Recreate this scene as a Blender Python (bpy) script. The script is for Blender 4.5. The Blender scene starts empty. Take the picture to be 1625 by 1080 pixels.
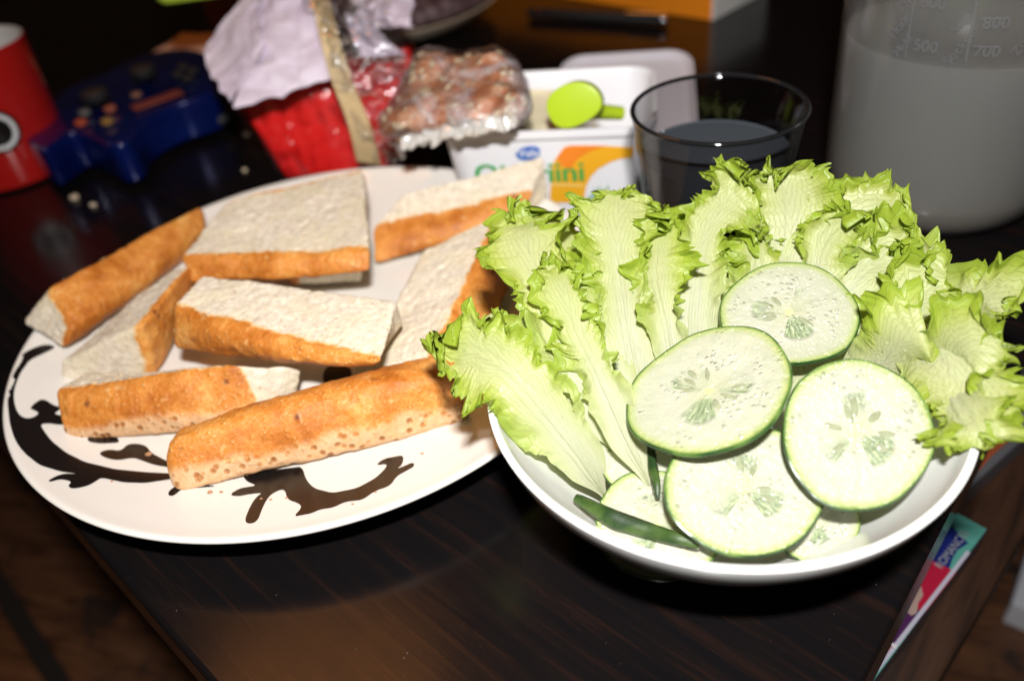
import bpy, bmesh, math, random
import numpy as np
from mathutils import Vector, Matrix
from mathutils.geometry import delaunay_2d_cdt
S = bpy.context.scene
COL = S.collection
rad = math.radians

# ------------------------------------------------------------------ camera
W0, H0 = 1625.0, 1080.0
FPX = 1256.5
PITCH, ROLL, CAMH = rad(38.51), rad(-7.532), 0.225
_f = np.array([0, math.cos(PITCH), -math.sin(PITCH)])
_r = np.array([1.0, 0, 0]); _u = np.cross(_r, _f)
RGT = math.cos(ROLL)*_r + math.sin(ROLL)*_u
UPV = -math.sin(ROLL)*_r + math.cos(ROLL)*_u
FWD = _f
EYE = np.array([0, 0, CAMH])
cd = bpy.data.cameras.new('camera'); cam = bpy.data.objects.new('camera', cd); COL.objects.link(cam)
M = Matrix(((RGT[0], UPV[0], -FWD[0], 0), (RGT[1], UPV[1], -FWD[1], 0), (RGT[2], UPV[2], -FWD[2], CAMH), (0, 0, 0, 1)))
cam.matrix_world = M
cd.sensor_width = 23.5; cd.sensor_fit = 'HORIZONTAL'; cd.lens = FPX/W0*23.5
cd.clip_start = .01; cd.clip_end = 50
cd.dof.use_dof = True; cd.dof.focus_distance = .262; cd.dof.aperture_fstop = 3.4; cd.dof.aperture_blades = 7
S.camera = cam

# ------------------------------------------------------------------ world, flash, ceiling lamp, exposure
w = bpy.data.worlds.new('World'); S.world = w; w.use_nodes = True
bg = w.node_tree.nodes['Background']; bg.inputs[0].default_value = (1, .62, .38, 1); bg.inputs[1].default_value = .008
fl = bpy.data.lights.new('camera_flash', 'AREA'); fl.shape = 'RECTANGLE'; fl.size = .034; fl.size_y = .016
fl.energy = 3.55; fl.color = (1, .975, .95)
fo = bpy.data.objects.new('camera_flash', fl); COL.objects.link(fo)
FLP = EYE + UPV*.095 - FWD*.085
fo.matrix_world = Matrix(((RGT[0], UPV[0], -FWD[0], FLP[0]), (RGT[1], UPV[1], -FWD[1], FLP[1]), (RGT[2], UPV[2], -FWD[2], FLP[2]), (0, 0, 0, 1)))
cl = bpy.data.lights.new('ceiling_lamp', 'AREA'); cl.shape = 'DISK'; cl.size = .66; cl.energy = 4.6; cl.color = (1, .36, .08)
co = bpy.data.objects.new('ceiling_lamp', cl); COL.objects.link(co); co.location = (-.64, 1.13, 1.9)
co.rotation_euler = Vector((.62, -1.0, -1.9)).to_track_quat('-Z', 'Y').to_euler()
S.view_settings.view_transform = 'Standard'; S.view_settings.look = 'None'
S.view_settings.exposure = 0; S.view_settings.gamma = 1
S.cycles.use_denoising = True
S.cycles.max_bounces = 10; S.cycles.transparent_max_bounces = 16

# ------------------------------------------------------------------ geometry helpers
def ray(x, y):
    return ((x-W0/2)/FPX)*RGT - ((y-H0/2)/FPX)*UPV + FWD
def P(x, y, z):                         # the point of the horizontal plane z seen along a sight line
    d = ray(x, y); return EYE + d*((CAMH-z)/-d[2])
def PL(x, y, o, n):                     # the same on any plane
    d = ray(x, y); n = np.asarray(n); return EYE + d*(np.dot(np.asarray(o)-EYE, n)/np.dot(d, n))

_rng = np.random.RandomState(7); _T = _rng.rand(4096, 4)*2-1
def _h(i, j, k, c):
    return _T[(i*73856093 ^ j*19349663 ^ k*83492791) & 4095, c]
def noise(p, f, seed=0, c=0):           # smooth value noise, -1..1, vectorised
    q = np.asarray(p)*f + seed*17.13 + 1000
    i = np.floor(q).astype(np.int64); t = q-i; t = t*t*(3-2*t)
    i = [i[..., a] for a in range(3)]; t = [t[..., a] for a in range(3)]
    r = 0
    for a in (0, 1):
        wa = t[0] if a else 1-t[0]
        for b in (0, 1):
            wb = t[1] if b else 1-t[1]
            for d in (0, 1):
                wd = t[2] if d else 1-t[2]
                r = r + wa*wb*wd*_h(i[0]+a, i[1]+b, i[2]+d, c)
    return r
def nvec(p, f, seed=0):
    return np.stack([noise(p, f, seed, c) for c in range(3)], -1)
def sstep(a, b, x):
    t = np.clip((x-a)/(b-a), 0, 1); return t*t*(3-2*t)
def catmull(pts, n):
    pts = np.asarray(pts, float); k = len(pts)
    if k == 2: return pts[0]+(pts[1]-pts[0])*np.linspace(0, 1, n)[:, None]
    e = np.vstack([2*pts[0]-pts[1], pts, 2*pts[-1]-pts[-2]])
    t = np.linspace(0, k-1-1e-9, n); i = t.astype(int); t = (t-i)[:, None]
    a, b, c, d = e[i], e[i+1], e[i+2], e[i+3]
    return .5*((2*b)+(-a+c)*t+(2*a-5*b+4*c-d)*t*t+(-a+3*b-3*c+d)*t**3)

def empty(name, label, cat, loc, group=None):
    o = bpy.data.objects.new(name, None); COL.objects.link(o); o.location = tuple(float(v) for v in loc)
    o.empty_display_size = .01
    o['label'] = label; o['category'] = cat
    if group: o['group'] = group
    return o
def tag(o, label=None, cat=None, group=None, kind=None):
    for k, v in (('label', label), ('category', cat), ('group', group), ('kind', kind)):
        if v: o[k] = v
    return o
def wloc(o):
    v = Vector((0, 0, 0))
    while o is not None: v = v+o.location; o = o.parent
    return np.array(v)
def mesh(name, verts, faces, mat, parent=None, smooth=True, attrs=None, uv=None, mi=None):
    verts = np.asarray(verts, float)
    if parent is not None: verts = verts-wloc(parent)
    me = bpy.data.meshes.new(name)
    if isinstance(faces, np.ndarray):
        n, k = faces.shape
        me.vertices.add(len(verts)); me.vertices.foreach_set('co', verts.astype(np.float32).ravel())
        me.loops.add(n*k); me.loops.foreach_set('vertex_index', faces.astype(np.int32).ravel())
        me.polygons.add(n); me.polygons.foreach_set('loop_start', np.arange(0, n*k, k, dtype=np.int32))
        me.update(calc_edges=True); me.validate()
    else:
        me.from_pydata([tuple(v) for v in verts], [], [tuple(int(i) for i in f) for f in faces]); me.update()
    for m in (mat if isinstance(mat, (list, tuple)) else [mat]): me.materials.append(m)
    if mi is not None: me.polygons.foreach_set('material_index', np.asarray(mi, np.int32))
    me.polygons.foreach_set('use_smooth', np.full(len(me.polygons), smooth))
    for k, v in (attrs or {}).items():
        a = me.attributes.new(k, 'FLOAT', 'POINT'); a.data.foreach_set('value', np.asarray(v, np.float32).ravel())
    if uv is not None:
        l = me.uv_layers.new(name='UVMap'); li = np.zeros(len(me.loops), np.int32); me.loops.foreach_get('vertex_index', li)
        l.data.foreach_set('uv', np.asarray(uv, np.float32)[li].ravel())
    if smooth and len(me.polygons) < 9000: me.set_sharp_from_angle(angle=rad(38))
    o = bpy.data.objects.new(name, me); COL.objects.link(o)
    if parent is not None: o.parent = parent
    return o
def frombm(name, bm, mat, parent=None, smooth=True):
    bmesh.ops.recalc_face_normals(bm, faces=bm.faces)
    v = [tuple(x.co) for x in bm.verts]; bm.verts.index_update()
    f = [[x.index for x in q.verts] for q in bm.faces]; bm.free()
    return mesh(name, np.array(v), f, mat, parent, smooth)
def compact(verts, faces, *arrs):
    u, inv = np.unique(faces, return_inverse=True)
    return verts[u], inv.reshape(faces.shape), [a[u] for a in arrs]
def lathe(name, prof, c, mat, parent=None, n=96, cap0=False, cap1=False, a0=0, a1=2*math.pi, smooth=True):
    prof = np.asarray(prof, float); k = len(prof); full = abs(a1-a0-2*math.pi) < 1e-6
    th = np.linspace(a0, a1, n, endpoint=not full)
    v = np.stack([c[0]+np.outer(np.cos(th), prof[:, 0]), c[1]+np.outer(np.sin(th), prof[:, 0]), c[2]+np.tile(prof[:, 1], (n, 1))], -1).reshape(-1, 3)
    f = []
    for i in range(n if full else n-1):
        j = (i+1) % n
        for q in range(k-1): f.append((i*k+q, j*k+q, j*k+q+1, i*k+q+1))
    if cap0: f.append([i*k for i in range(n)][::-1])
    if cap1: f.append([i*k+k-1 for i in range(n)])
    return mesh(name, v, f, mat, parent, smooth)
def rrect(hx, hy, r, n=6):
    pts = []
    for cx, cy, a in ((hx-r, hy-r, 0), (-hx+r, hy-r, 90), (-hx+r, -hy+r, 180), (hx-r, -hy+r, 270)):
        for i in range(n+1):
            t = rad(a+90*i/n); pts.append((cx+r*math.cos(t), cy+r*math.sin(t)))
    return np.array(pts)
def rloft(name, secs, X, Y, Z, O, mat, parent=None, cap0=False, cap1=False, n=6):   # rounded rectangle sections (hx, hy, r, z)
    v = []; m = 4*(n+1)
    for hx, hy, r, z in secs:
        q = rrect(hx, hy, r, n); v += [O+X*a+Y*b+Z*z for a, b in q]
    f = []
    for s in range(len(secs)-1):
        for i in range(m):
            j = (i+1) % m; f.append((s*m+i, s*m+j, (s+1)*m+j, (s+1)*m+i))
    if cap0: f.append(list(range(m))[::-1])
    if cap1: f.append([(len(secs)-1)*m+i for i in range(m)])
    return mesh(name, np.array(v), f, mat, parent)
def prism(name, poly, lo, hi, mat, parent=None, bev=0, seg=3, smooth=True, X=None, Y=None, Z=None, O=None):
    bm = bmesh.new(); poly = [tuple(p)[:2] for p in poly]
    a = [bm.verts.new((x, y, lo)) for x, y in poly]; b = [bm.verts.new((x, y, hi)) for x, y in poly]
    bm.faces.new(a[::-1]); bm.faces.new(b)
    for i in range(len(poly)): j = (i+1) % len(poly); bm.faces.new((a[i], a[j], b[j], b[i]))
    bmesh.ops.recalc_face_normals(bm, faces=bm.faces)
    if bev: bmesh.ops.bevel(bm, geom=list(bm.edges), offset=bev, segments=seg, affect='EDGES', clamp_overlap=True, profile=.5)
    if X is not None:
        for v in bm.verts: v.co = Vector(O+X*v.co.x+Y*v.co.y+Z*v.co.z)
    o = frombm(name, bm, mat, parent, smooth)
    return o
def tube(name, pts, r, mat, parent=None, n=10, caps=True):
    pts = np.asarray(pts, float); r = np.full(len(pts), r) if np.isscalar(r) else np.asarray(r)
    T = np.gradient(pts, axis=0); T /= np.linalg.norm(T, axis=1)[:, None]+1e-12
    up = np.array([0, 0, 1.0]) if abs(T[0][2]) < .9 else np.array([1.0, 0, 0])
    v = []
    for p_, t, q in zip(pts, T, r):
        a = np.cross(up, t); a /= np.linalg.norm(a); b = np.cross(t, a)
        for i in range(n):
            th = 2*math.pi*i/n; v.append(p_+q*(a*math.cos(th)+b*math.sin(th)))
    f = [(s*n+i, s*n+(i+1) % n, (s+1)*n+(i+1) % n, (s+1)*n+i) for s in range(len(pts)-1) for i in range(n)]
    if caps: f += [list(range(n))[::-1], [(len(pts)-1)*n+i for i in range(n)]]
    return mesh(name, np.array(v), f, mat, parent)
def ellipsoid(name, c, ax, mat, parent=None, n=16, m=10, lump=0, seed=0):
    v = []; f = []
    for i in range(m+1):
        ph = math.pi*i/m
        for j in range(n):
            th = 2*math.pi*j/n
            v.append(c+ax[0]*math.sin(ph)*math.cos(th)+ax[1]*math.sin(ph)*math.sin(th)+ax[2]*math.cos(ph))
    v = np.array(v)
    if lump:
        s = np.linalg.norm(ax[0]); v = c+(v-c)*(1+lump*noise(v, 1.6/s, seed))[:, None]
    for i in range(m):
        for j in range(n):
            k = (j+1) % n; f.append((i*n+j, (i+1)*n+j, (i+1)*n+k, i*n+k))
    o = mesh(name, v, f, mat, parent); return o

# ------------------------------------------------------------------ material helpers
def newmat(name):
    m = bpy.data.materials.new(name); m.use_nodes = True; nt = m.node_tree; nt.nodes.clear()
    out = nt.nodes.new('ShaderNodeOutputMaterial'); return m, nt, out
class NT:
    def __init__(s, name):
        s.m, s.nt, s.out = newmat(name)
    def n(s, t, **kw):
        nd = s.nt.nodes.new('ShaderNode'+t)
        for k, v in kw.items():
            if k.startswith('_'): setattr(nd, k[1:], v); continue
            key = int(k[1:]) if k[0] == 'i' and k[1:].isdigit() else k.replace('__', ' ')
            sock = nd.inputs[key]
            if isinstance(v, bpy.types.NodeSocket): s.nt.links.new(v, sock)
            else:
                try: sock.default_value = v
                except Exception: sock.default_value = (*v, 1)
        return nd
    def math(s, op, a, b=0, c=0, clamp=False):
        return s.n('Math', _operation=op, _use_clamp=clamp, i0=a, i1=b, i2=c).outputs[0]
    def attr(s, name): return s.n('Attribute', _attribute_name=name).outputs['Fac']
    def obj(s): return s.n('TexCoord').outputs['Object']
    def noise(s, vec, scale, detail=4, rough=.55, dist=0):
        return s.n('TexNoise', Vector=vec, Scale=scale, Detail=detail, Roughness=rough, Distortion=dist).outputs['Fac']
    def voro(s, vec, scale, feature='F1', out='Distance', rnd=1):
        return s.n('TexVoronoi', _feature=feature, Vector=vec, Scale=scale, Randomness=rnd).outputs[out]
    def ramp(s, fac, stops, interp='LINEAR'):
        nd = s.nt.nodes.new('ShaderNodeValToRGB'); s.nt.links.new(fac, nd.inputs[0]); cr = nd.color_ramp; cr.interpolation = interp
        while len(cr.elements) < len(stops): cr.elements.new(.5)
        for e, (p_, c) in zip(cr.elements, stops):
            e.position = p_; e.color = (c, c, c, 1) if np.isscalar(c) else (*c, 1)
        return nd.outputs[0]
    def mix(s, fac, a, b, mode='MIX'):
        nd = s.nt.nodes.new('ShaderNodeMix'); nd.data_type = 'RGBA'; nd.blend_type = mode
        for k, v in ((0, fac), (6, a), (7, b)):
            if isinstance(v, bpy.types.NodeSocket): s.nt.links.new(v, nd.inputs[k])
            elif k == 0: nd.inputs[0].default_value = v
            else: nd.inputs[k].default_value = (*v, 1) if len(v) == 3 else v
        return nd.outputs[2]
    def bump(s, h, strength=.3, dist=.001, normal=None):
        kw = dict(Height=h, Strength=strength, Distance=dist)
        if normal is not None: kw['Normal'] = normal
        return s.n('Bump', **kw).outputs[0]
    def bsdf(s, **kw):
        nd = s.n('BsdfPrincipled', **kw); s.nt.links.new(nd.outputs[0], s.out.inputs[0]); return nd
    def surf(s, sock): s.nt.links.new(sock, s.out.inputs[0]); return s.m
def plain(name, col, rough=.5, **kw):
    t = NT(name); nz = t.noise(t.obj(), 60, 4); c = t.mix(t.math('MULTIPLY', nz, .25), col, tuple(x*.7 for x in col))
    t.bsdf(Base__Color=c, Roughness=rough, **kw); return t.m

# --- bread
def mk_crumb():
    t = NT('bread_crumb'); o = t.obj()
    n1 = t.noise(o, 260, 6, .65); n2 = t.noise(o, 60, 3); v = t.voro(o, 420); v2 = t.voro(o, 900)
    c = t.ramp(n1, [(.28, (.53, .44, .33)), (.5, (.67, .585, .465)), (.72, (.78, .71, .59))])
    c = t.mix(t.ramp(n2, [(.45, 0), (.62, .5)]), c, (.66, .57, .38))
    pore = t.ramp(v, [(.10, .40), (.35, 0)]); c = t.mix(pore, c, (.40, .31, .21))
    big = t.ramp(t.voro(o, 210), [(.07, .6), (.16, 0)]); c = t.mix(big, c, (.34, .25, .16))
    e = t.attr('edge'); c = t.mix(t.ramp(e, [(0, .75), (.35, 0)]), c, (.70, .40, .13))
    n5 = t.noise(o, 1100, 5, .7); h = t.math('ADD', t.math('MULTIPLY', v, .35), t.math('ADD', t.math('MULTIPLY', n1, 1.0), t.math('MULTIPLY', n5, .55))); h = t.math('ADD', h, t.math('MULTIPLY', big, -1.5))
    t.bsdf(Base__Color=c, Roughness=.78, Normal=t.bump(h, .55, .0004), Subsurface__Weight=.15, Subsurface__Radius=(.004, .002, .001), Subsurface__Scale=.4, Specular__IOR__Level=.3)
    return t.m
def mk_crust(name, floury=0.0):
    t = NT(name); o = t.obj()
    n1 = t.noise(o, 45, 5, .6); n2 = t.noise(o, 200, 5, .7); v = t.voro(o, 330); vs = t.voro(o, 620, out='Distance')
    f = t.math('ADD', t.math('MULTIPLY', n1, .75), t.math('MULTIPLY', n2, .3))
    c = t.ramp(f, [(.33, (.28, .068, .008)), (.45, (.46, .138, .014)), (.57, (.60, .215, .030)), (.72, (.78, .42, .12))])
    sp = t.ramp(v, [(.05, .8), (.22, 0)]); c = t.mix(t.math('MULTIPLY', sp, t.ramp(n1, [(.4, .25), (.6, .9)])), c, (.80, .50, .20))
    dk = t.ramp(t.voro(o, 75), [(.05, .95), (.13, 0)]); c = t.mix(dk, c, (.16, .035, .008))
    ve = t.voro(o, 420, 'DISTANCE_TO_EDGE'); c = t.mix(t.math('MULTIPLY', t.ramp(ve, [(0, .35), (.10, 0)]), t.ramp(n1, [(.35, 0), (.6, 1)])), c, (.80, .52, .20))
    b = t.attr('base')
    bb = t.math('MULTIPLY', b, t.ramp(n2, [(.3, .5), (.55, 1)]))
    vb = t.voro(o, 270, 'F1')
    fl_ = t.ramp(vb, [(.12, (.36, .13, .035)), (.30, (.50, .25, .10)), (.42, (.66, .42, .23)), (.7, (.62, .38, .2))])
    c = t.mix(bb, c, fl_)
    e = t.attr('edge'); c = t.mix(t.ramp(e, [(0, .8), (.25, 0)]), c, (.80, .52, .22))
    n3 = t.noise(o, 900, 4, .7); h = t.math('ADD', t.math('ADD', t.math('MULTIPLY', n2, 1.0), t.math('MULTIPLY', n3, .35)), t.math('MULTIPLY', t.ramp(v, [(.0, 1), (.35, 0)]), .6))
    h = t.math('ADD', h, t.math('MULTIPLY', b, t.math('MULTIPLY', t.ramp(vb, [(.1, 0), (.4, 1)]), 1.2)))
    r = t.ramp(n2, [(.3, .38), (.7, .65)])
    t.bsdf(Base__Color=c, Roughness=r, Normal=t.bump(h, .9, .0007), Specular__IOR__Level=.4)
    return t.m
CRUMB, CRUST = mk_crumb(), mk_crust('bread_crust')

# --- leaf
def mk_leaf():
    t = NT('lettuce_leaf'); o = t.obj(); uv = t.n('UVMap').outputs[0]
    sep = t.n('SeparateXYZ', Vector=uv); u, v = sep.outputs[0], sep.outputs[1]
    e = t.attr('margin'); rib = t.attr('rib')
    n1 = t.noise(o, 90, 4); n2 = t.noise(o, 400, 4)
    au = t.math('ABSOLUTE', u)
    c = t.ramp(t.math('ADD', e, t.math('MULTIPLY', n1, .3)), [(.12, (.56, .61, .25)), (.45, (.47, .54, .14)), (.85, (.38, .48, .055)), (1.2, (.31, .42, .035))])
    wob = t.math('ADD', t.math('SUBTRACT', t.math('MULTIPLY', v, 13), t.math('MULTIPLY', au, 9)), t.math('MULTIPLY', n1, 1.6))
    vn = t.math('ABSOLUTE', t.math('SUBTRACT', t.math('FRACT', wob), .5))
    vein = t.ramp(vn, [(.0, 1), (.09, 0)])
    wob2 = t.math('ADD', t.math('ADD', t.math('MULTIPLY', u, 13), t.math('MULTIPLY', n1, 1.2)), t.math('MULTIPLY', v, 1.0))
    vn2 = t.math('ABSOLUTE', t.math('SUBTRACT', t.math('FRACT', wob2), .5)); vein2 = t.ramp(vn2, [(.0, 1), (.12, 0)])
    vo = t.voro(o, 340, 'DISTANCE_TO_EDGE'); net = t.ramp(vo, [(0, 1), (.08, 0)])
    c = t.mix(t.math('MULTIPLY', vein, .22), c, (.30, .45, .06))
    c = t.mix(t.math('MULTIPLY', net, .07), c, (.55, .68, .2))
    streak = t.n('Mapping', Vector=uv, Scale=(24, 3, 1)).outputs[0]; st = t.noise(streak, 1, 4, .6)
    rb = t.math('MULTIPLY', rib, t.ramp(st, [(.25, .75), (.6, 1.05)]), clamp=True)
    c = t.mix(t.math('MULTIPLY', rb, .88), c, (.72, .73, .55))
    h = t.math('ADD', t.math('MULTIPLY', vein, -.7), t.math('ADD', t.math('MULTIPLY', t.math('MULTIPLY', rib, st), 2.2), t.math('ADD', t.math('MULTIPLY', n2, .45), t.math('MULTIPLY', net, -.06))))
    h = t.math('ADD', h, t.math('MULTIPLY', t.math('MULTIPLY', vein2, rib), -.5))
    nrm = t.bump(h, .5, .0005)
    pr = t.n('BsdfPrincipled', Base__Color=c, Roughness=t.ramp(n2, [(.3, .36), (.7, .52)]), Normal=nrm, Specular__IOR__Level=.5)
    tr = t.n('BsdfTranslucent', Color=t.mix(.4, c, (.42, .56, .07), 'MIX'), Normal=nrm)
    mx = t.n('MixShader', Fac=.42, i1=pr.outputs[0], i2=tr.outputs[0])
    return t.surf(mx.outputs[0])
LEAF = mk_leaf()

# --- cucumber
def mk_flesh():
    t = NT('cucumber_flesh'); o = t.obj(); uv = t.n('UVMap').outputs[0]
    sep = t.n('SeparateXYZ', Vector=uv); x, y = sep.outputs[0], sep.outputs[1]
    n1 = t.noise(o, 120, 4); n2 = t.noise(o, 700, 3)
    r = t.math('SQRT', t.math('ADD', t.math('MULTIPLY', x, x), t.math('MULTIPLY', y, y)))
    th = t.math('ARCTAN2', y, x)
    lobe = t.math('COSINE', t.math('MULTIPLY', th, 3))
    rr = t.math('ADD', r, t.math('MULTIPLY', n1, .05))
    c = t.ramp(rr, [(.0, (.44, .455, .30)), (.5, (.455, .465, .37)), (.88, (.42, .44, .32)), (.965, (.36, .42, .17)), (1.0, (.18, .26, .06))])
    q = t.math('ADD', r, t.math('MULTIPLY', lobe, -.075))
    big = t.ramp(t.noise(o, 48, 2), [(.42, .15), (.58, 1)]); cham = t.math('MULTIPLY', t.math('MULTIPLY', big, t.ramp(q, [(.43, 1), (.50, 0)])), t.math('MULTIPLY', t.ramp(lobe, [(-.35, 0), (-.1, 1)]), t.ramp(r, [(.07, 0), (.14, 1)])))
    rays_ = t.noise(t.n('CombineXYZ', X=t.math('MULTIPLY', th, 7), Y=t.math('MULTIPLY', r, 3), Z=0.0).outputs[0], 1.6, 3)
    cc = t.ramp(rays_, [(.32, (.10, .14, .08)), (.48, (.20, .265, .14)), (.64, (.40, .47, .26))])
    c = t.mix(t.math('MULTIPLY', cham, .88), c, cc)
    cr = t.ramp(r, [(.02, .7), (.07, 0)]); c = t.mix(cr, c, (.82, .84, .25))
    d = t.voro(o, 520); drop = t.ramp(d, [(.0, 1), (.38, 0)])
    drop = t.math('MULTIPLY', drop, t.ramp(t.noise(o, 110, 3), [(.5, 0), (.62, 1)]))
    h = t.math('ADD', t.math('ADD', t.math('MULTIPLY', n1, .7), t.math('MULTIPLY', n2, .12)), t.math('ADD', t.math('MULTIPLY', drop, 1.0), t.math('MULTIPLY', cham, -.5)))
    t.bsdf(Base__Color=c, Roughness=.11, Normal=t.bump(h, .8, .0011), Coat__Weight=.8, Coat__Roughness=.22, Coat__Normal=t.bump(t.noise(o, 330, 3, .6), 1.0, .0022), Subsurface__Weight=.3, Subsurface__Radius=(.004, .004, .003), Subsurface__Scale=.5, Specular__IOR__Level=.55)
    return t.m
def mk_skin(name='cucumber_skin', k=1.0):
    t = NT(name); o = t.obj(); n1 = t.noise(o, 90, 5)
    c = t.ramp(n1, [(.3, (.010*k, .040*k, .010*k)), (.5, (.035*k, .09*k, .02*k)), (.7, (.14*k, .24*k, .05*k))])
    t.bsdf(Base__Color=c, Roughness=.25, Normal=t.bump(n1, .3, .0006)); return t.m
def mk_seed():
    t = NT('cucumber_seed'); o = t.obj(); n1 = t.noise(o, 400, 3)
    c = t.ramp(n1, [(.3, (.32, .36, .21)), (.7, (.46, .49, .33))])
    t.bsdf(Base__Color=c, Roughness=.14, Transmission__Weight=.35, IOR=1.36); return t.m
FLESH, SKIN, SEED = mk_flesh(), mk_skin(), mk_seed()
SKIND = mk_skin('dark_cucumber_skin', .45)
WATER = NT('water'); WATER.bsdf(Base__Color=(.56, .60, .45), Roughness=.05, Specular__IOR__Level=.7); WATER = WATER.m

# --- ceramics, glass, plastics
def mk_ceramic(name, col):
    t = NT(name); o = t.obj(); n = t.noise(o, 14, 3)
    t.bsdf(Base__Color=col, Roughness=.2, Normal=t.bump(n, .08, .002), Coat__Weight=.3, Coat__Roughness=.1); return t.m
PLATE = mk_ceramic('plate_glaze', (.78, .745, .69)); BOWL = mk_ceramic('bowl_glaze', (.84, .84, .82))
PRINT = plain('black_print', (.010, .0075, .007), .22)
def mk_wood_black():
    t = NT('black_brown_wood'); ge = t.n('NewGeometry').outputs['Position']
    mp = t.n('Mapping', Vector=ge, Rotation=(0, 0, rad(46.7)), Scale=(1, 1, 1)).outputs[0]
    st = t.n('Mapping', Vector=mp, Scale=(12, 260, 30)).outputs[0]
    n = t.noise(st, 1, 6, .62, .4); st2 = t.n('Mapping', Vector=mp, Scale=(60, 900, 60)).outputs[0]; n2 = t.noise(st2, 1, 3)
    c = t.ramp(n, [(.42, (.0045, .0042, .0050)), (.56, (.0065, .0050, .0050)), (.64, (.0135, .0070, .0056)), (.74, (.009, .0058, .0056))])
    c = t.mix(t.math('MULTIPLY', n2, .3), c, (.006, .004, .004))
    sp = t.voro(ge, 260); dust = t.ramp(sp, [(.02, .12), (.05, 0)]); c = t.mix(t.math('MULTIPLY', dust, t.ramp(t.noise(ge, 30, 2), [(.5, 0), (.62, 1)])), c, (.3, .27, .22))
    sm = t.noise(ge, 16, 4, .6)
    r = t.ramp(sm, [(.3, .13), (.7, .24)])
    t.bsdf(Base__Color=c, Roughness=r, Normal=t.bump(n, .10, .0004), Specular__IOR__Level=.24); return t.m
TABLE = mk_wood_black()
def mk_wood_brown(name, rot, k=1.0, blot=0.0, sc=(9, 70, 9)):
    t = NT(name); ge = t.n('NewGeometry').outputs['Position']; wv = t.noise(ge, 9, 2)
    mp = t.n('Mapping', Vector=ge, Rotation=(0, 0, rot)).outputs[0]
    st = t.n('Mapping', Vector=mp, Scale=sc).outputs[0]; n = t.noise(st, 1, 6, .6, 1.2)
    c = t.ramp(n, [(.32, (.05*k, .018*k, .008*k)), (.5, (.17*k, .068*k, .030*k)), (.7, (.26*k, .11*k, .05*k))])
    b = t.noise(ge, 11, 5, .65); c = t.mix(t.ramp(b, [(.52, 0), (.60, blot)]), c, (.02, .014, .012))
    t.bsdf(Base__Color=c, Roughness=.5, Normal=t.bump(n, .2, .001)); return t.m
FLOORW = mk_wood_brown('floor_wood', rad(20), .60, .9); BENCHW = mk_wood_brown('bench_wood', rad(-45), .17, .0, (10, 120, 10))
def mk_smoke():
    t = NT('smoked_glass'); lw = t.n('LayerWeight', Blend=.5).outputs['Facing']
    tr = t.n('BsdfTransparent', Color=t.ramp(lw, [(.2, (.78, .78, .79)), (.7, (.66, .66, .67)), (.95, (.16, .16, .16))])); g = t.n('BsdfGlossy', Color=(1, 1, 1), Roughness=.03)
    return t.surf(t.n('MixShader', Fac=t.ramp(lw, [(.1, .035), (.75, .07), (.93, .22), (1, .6)]), i1=tr.outputs[0], i2=g.outputs[0]).outputs[0])
SMOKE = mk_smoke()
def mk_drink():
    t = NT('cloudy_drink')
    a = t.n('BsdfPrincipled', Base__Color=(.050, .058, .068), Roughness=.05, Specular__IOR__Level=.4)
    return t.surf(a.outputs[0])
DRINK = mk_drink()
def mk_film(name, k=.22, sc=260, tint=(.9, .9, .92), bd=.003):
    t = NT(name); o = t.obj(); n = t.noise(o, sc, 4, .6, .8); n2 = t.noise(o, sc*.25, 3, .6, 1.5)
    h = t.math('ADD', n, t.math('MULTIPLY', n2, 1.5)); nm = t.bump(h, 1.0, bd)
    g = t.n('BsdfGlossy', Color=(1, 1, 1), Roughness=.13, Normal=nm); tr = t.n('BsdfTransparent', Color=tint); df = t.n('BsdfDiffuse', Color=(.62, .58, .62), Normal=nm)
    fr = t.n('LayerWeight', Blend=.45, Normal=nm).outputs['Fresnel']
    m1 = t.n('MixShader', Fac=t.ramp(n2, [(.45, 0), (.7, k)]), i1=tr.outputs[0], i2=df.outputs[0])
    m2 = t.n('MixShader', Fac=t.math('MULTIPLY', fr, .5), i1=m1.outputs[0], i2=g.outputs[0])
    return t.surf(m2.outputs[0])
FILM = mk_film('crinkled_film', .04, 70, bd=.002)
def mk_jug():
    t = NT('frosted_jug_plastic'); o = t.obj(); n = t.noise(o, 300, 3)
    g = t.n('BsdfGlossy', Color=(1, 1, 1), Roughness=.16, Normal=t.bump(n, .15, .0005)); tr = t.n('BsdfTransparent', Color=(.86, .86, .86)); df = t.n('BsdfTranslucent', Color=(.5, .5, .5)); d2 = t.n('BsdfDiffuse', Color=(.34, .34, .33))
    a = t.n('MixShader', Fac=.5, i1=df.outputs[0], i2=d2.outputs[0])
    m1 = t.n('MixShader', Fac=.22, i1=tr.outputs[0], i2=a.outputs[0])
    fr = t.ramp(t.n('LayerWeight', Blend=.5).outputs['Facing'], [(.1, .04), (.7, .06), (.93, .14), (1, .4)])
    m2 = t.n('MixShader', Fac=fr, i1=m1.outputs[0], i2=g.outputs[0]); return t.surf(m2.outputs[0])
JUGM = mk_jug()
def mk_cloud():
    t = NT('cloudy_liquid'); o = t.n('NewGeometry').outputs['Position']; z = t.n('SeparateXYZ', Vector=o).outputs[2]; n = t.noise(o, 25, 3)
    c = t.ramp(t.math('ADD', t.math('MULTIPLY', z, 10), t.math('MULTIPLY', n, .25)), [(.1, (.40, .33, .25)), (.5, (.33, .33, .295)), (1, (.29, .30, .285))])
    t.bsdf(Base__Color=c, Roughness=.3, Subsurface__Weight=1.0, Subsurface__Radius=(1, 1, 1), Subsurface__Scale=.08, Specular__IOR__Level=.2); return t.m
CLOUD = mk_cloud()
WHITEP = plain('white_plastic', (.80, .80, .84), .35); RED = plain('red_card', (.62, .012, .010), .4)
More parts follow.
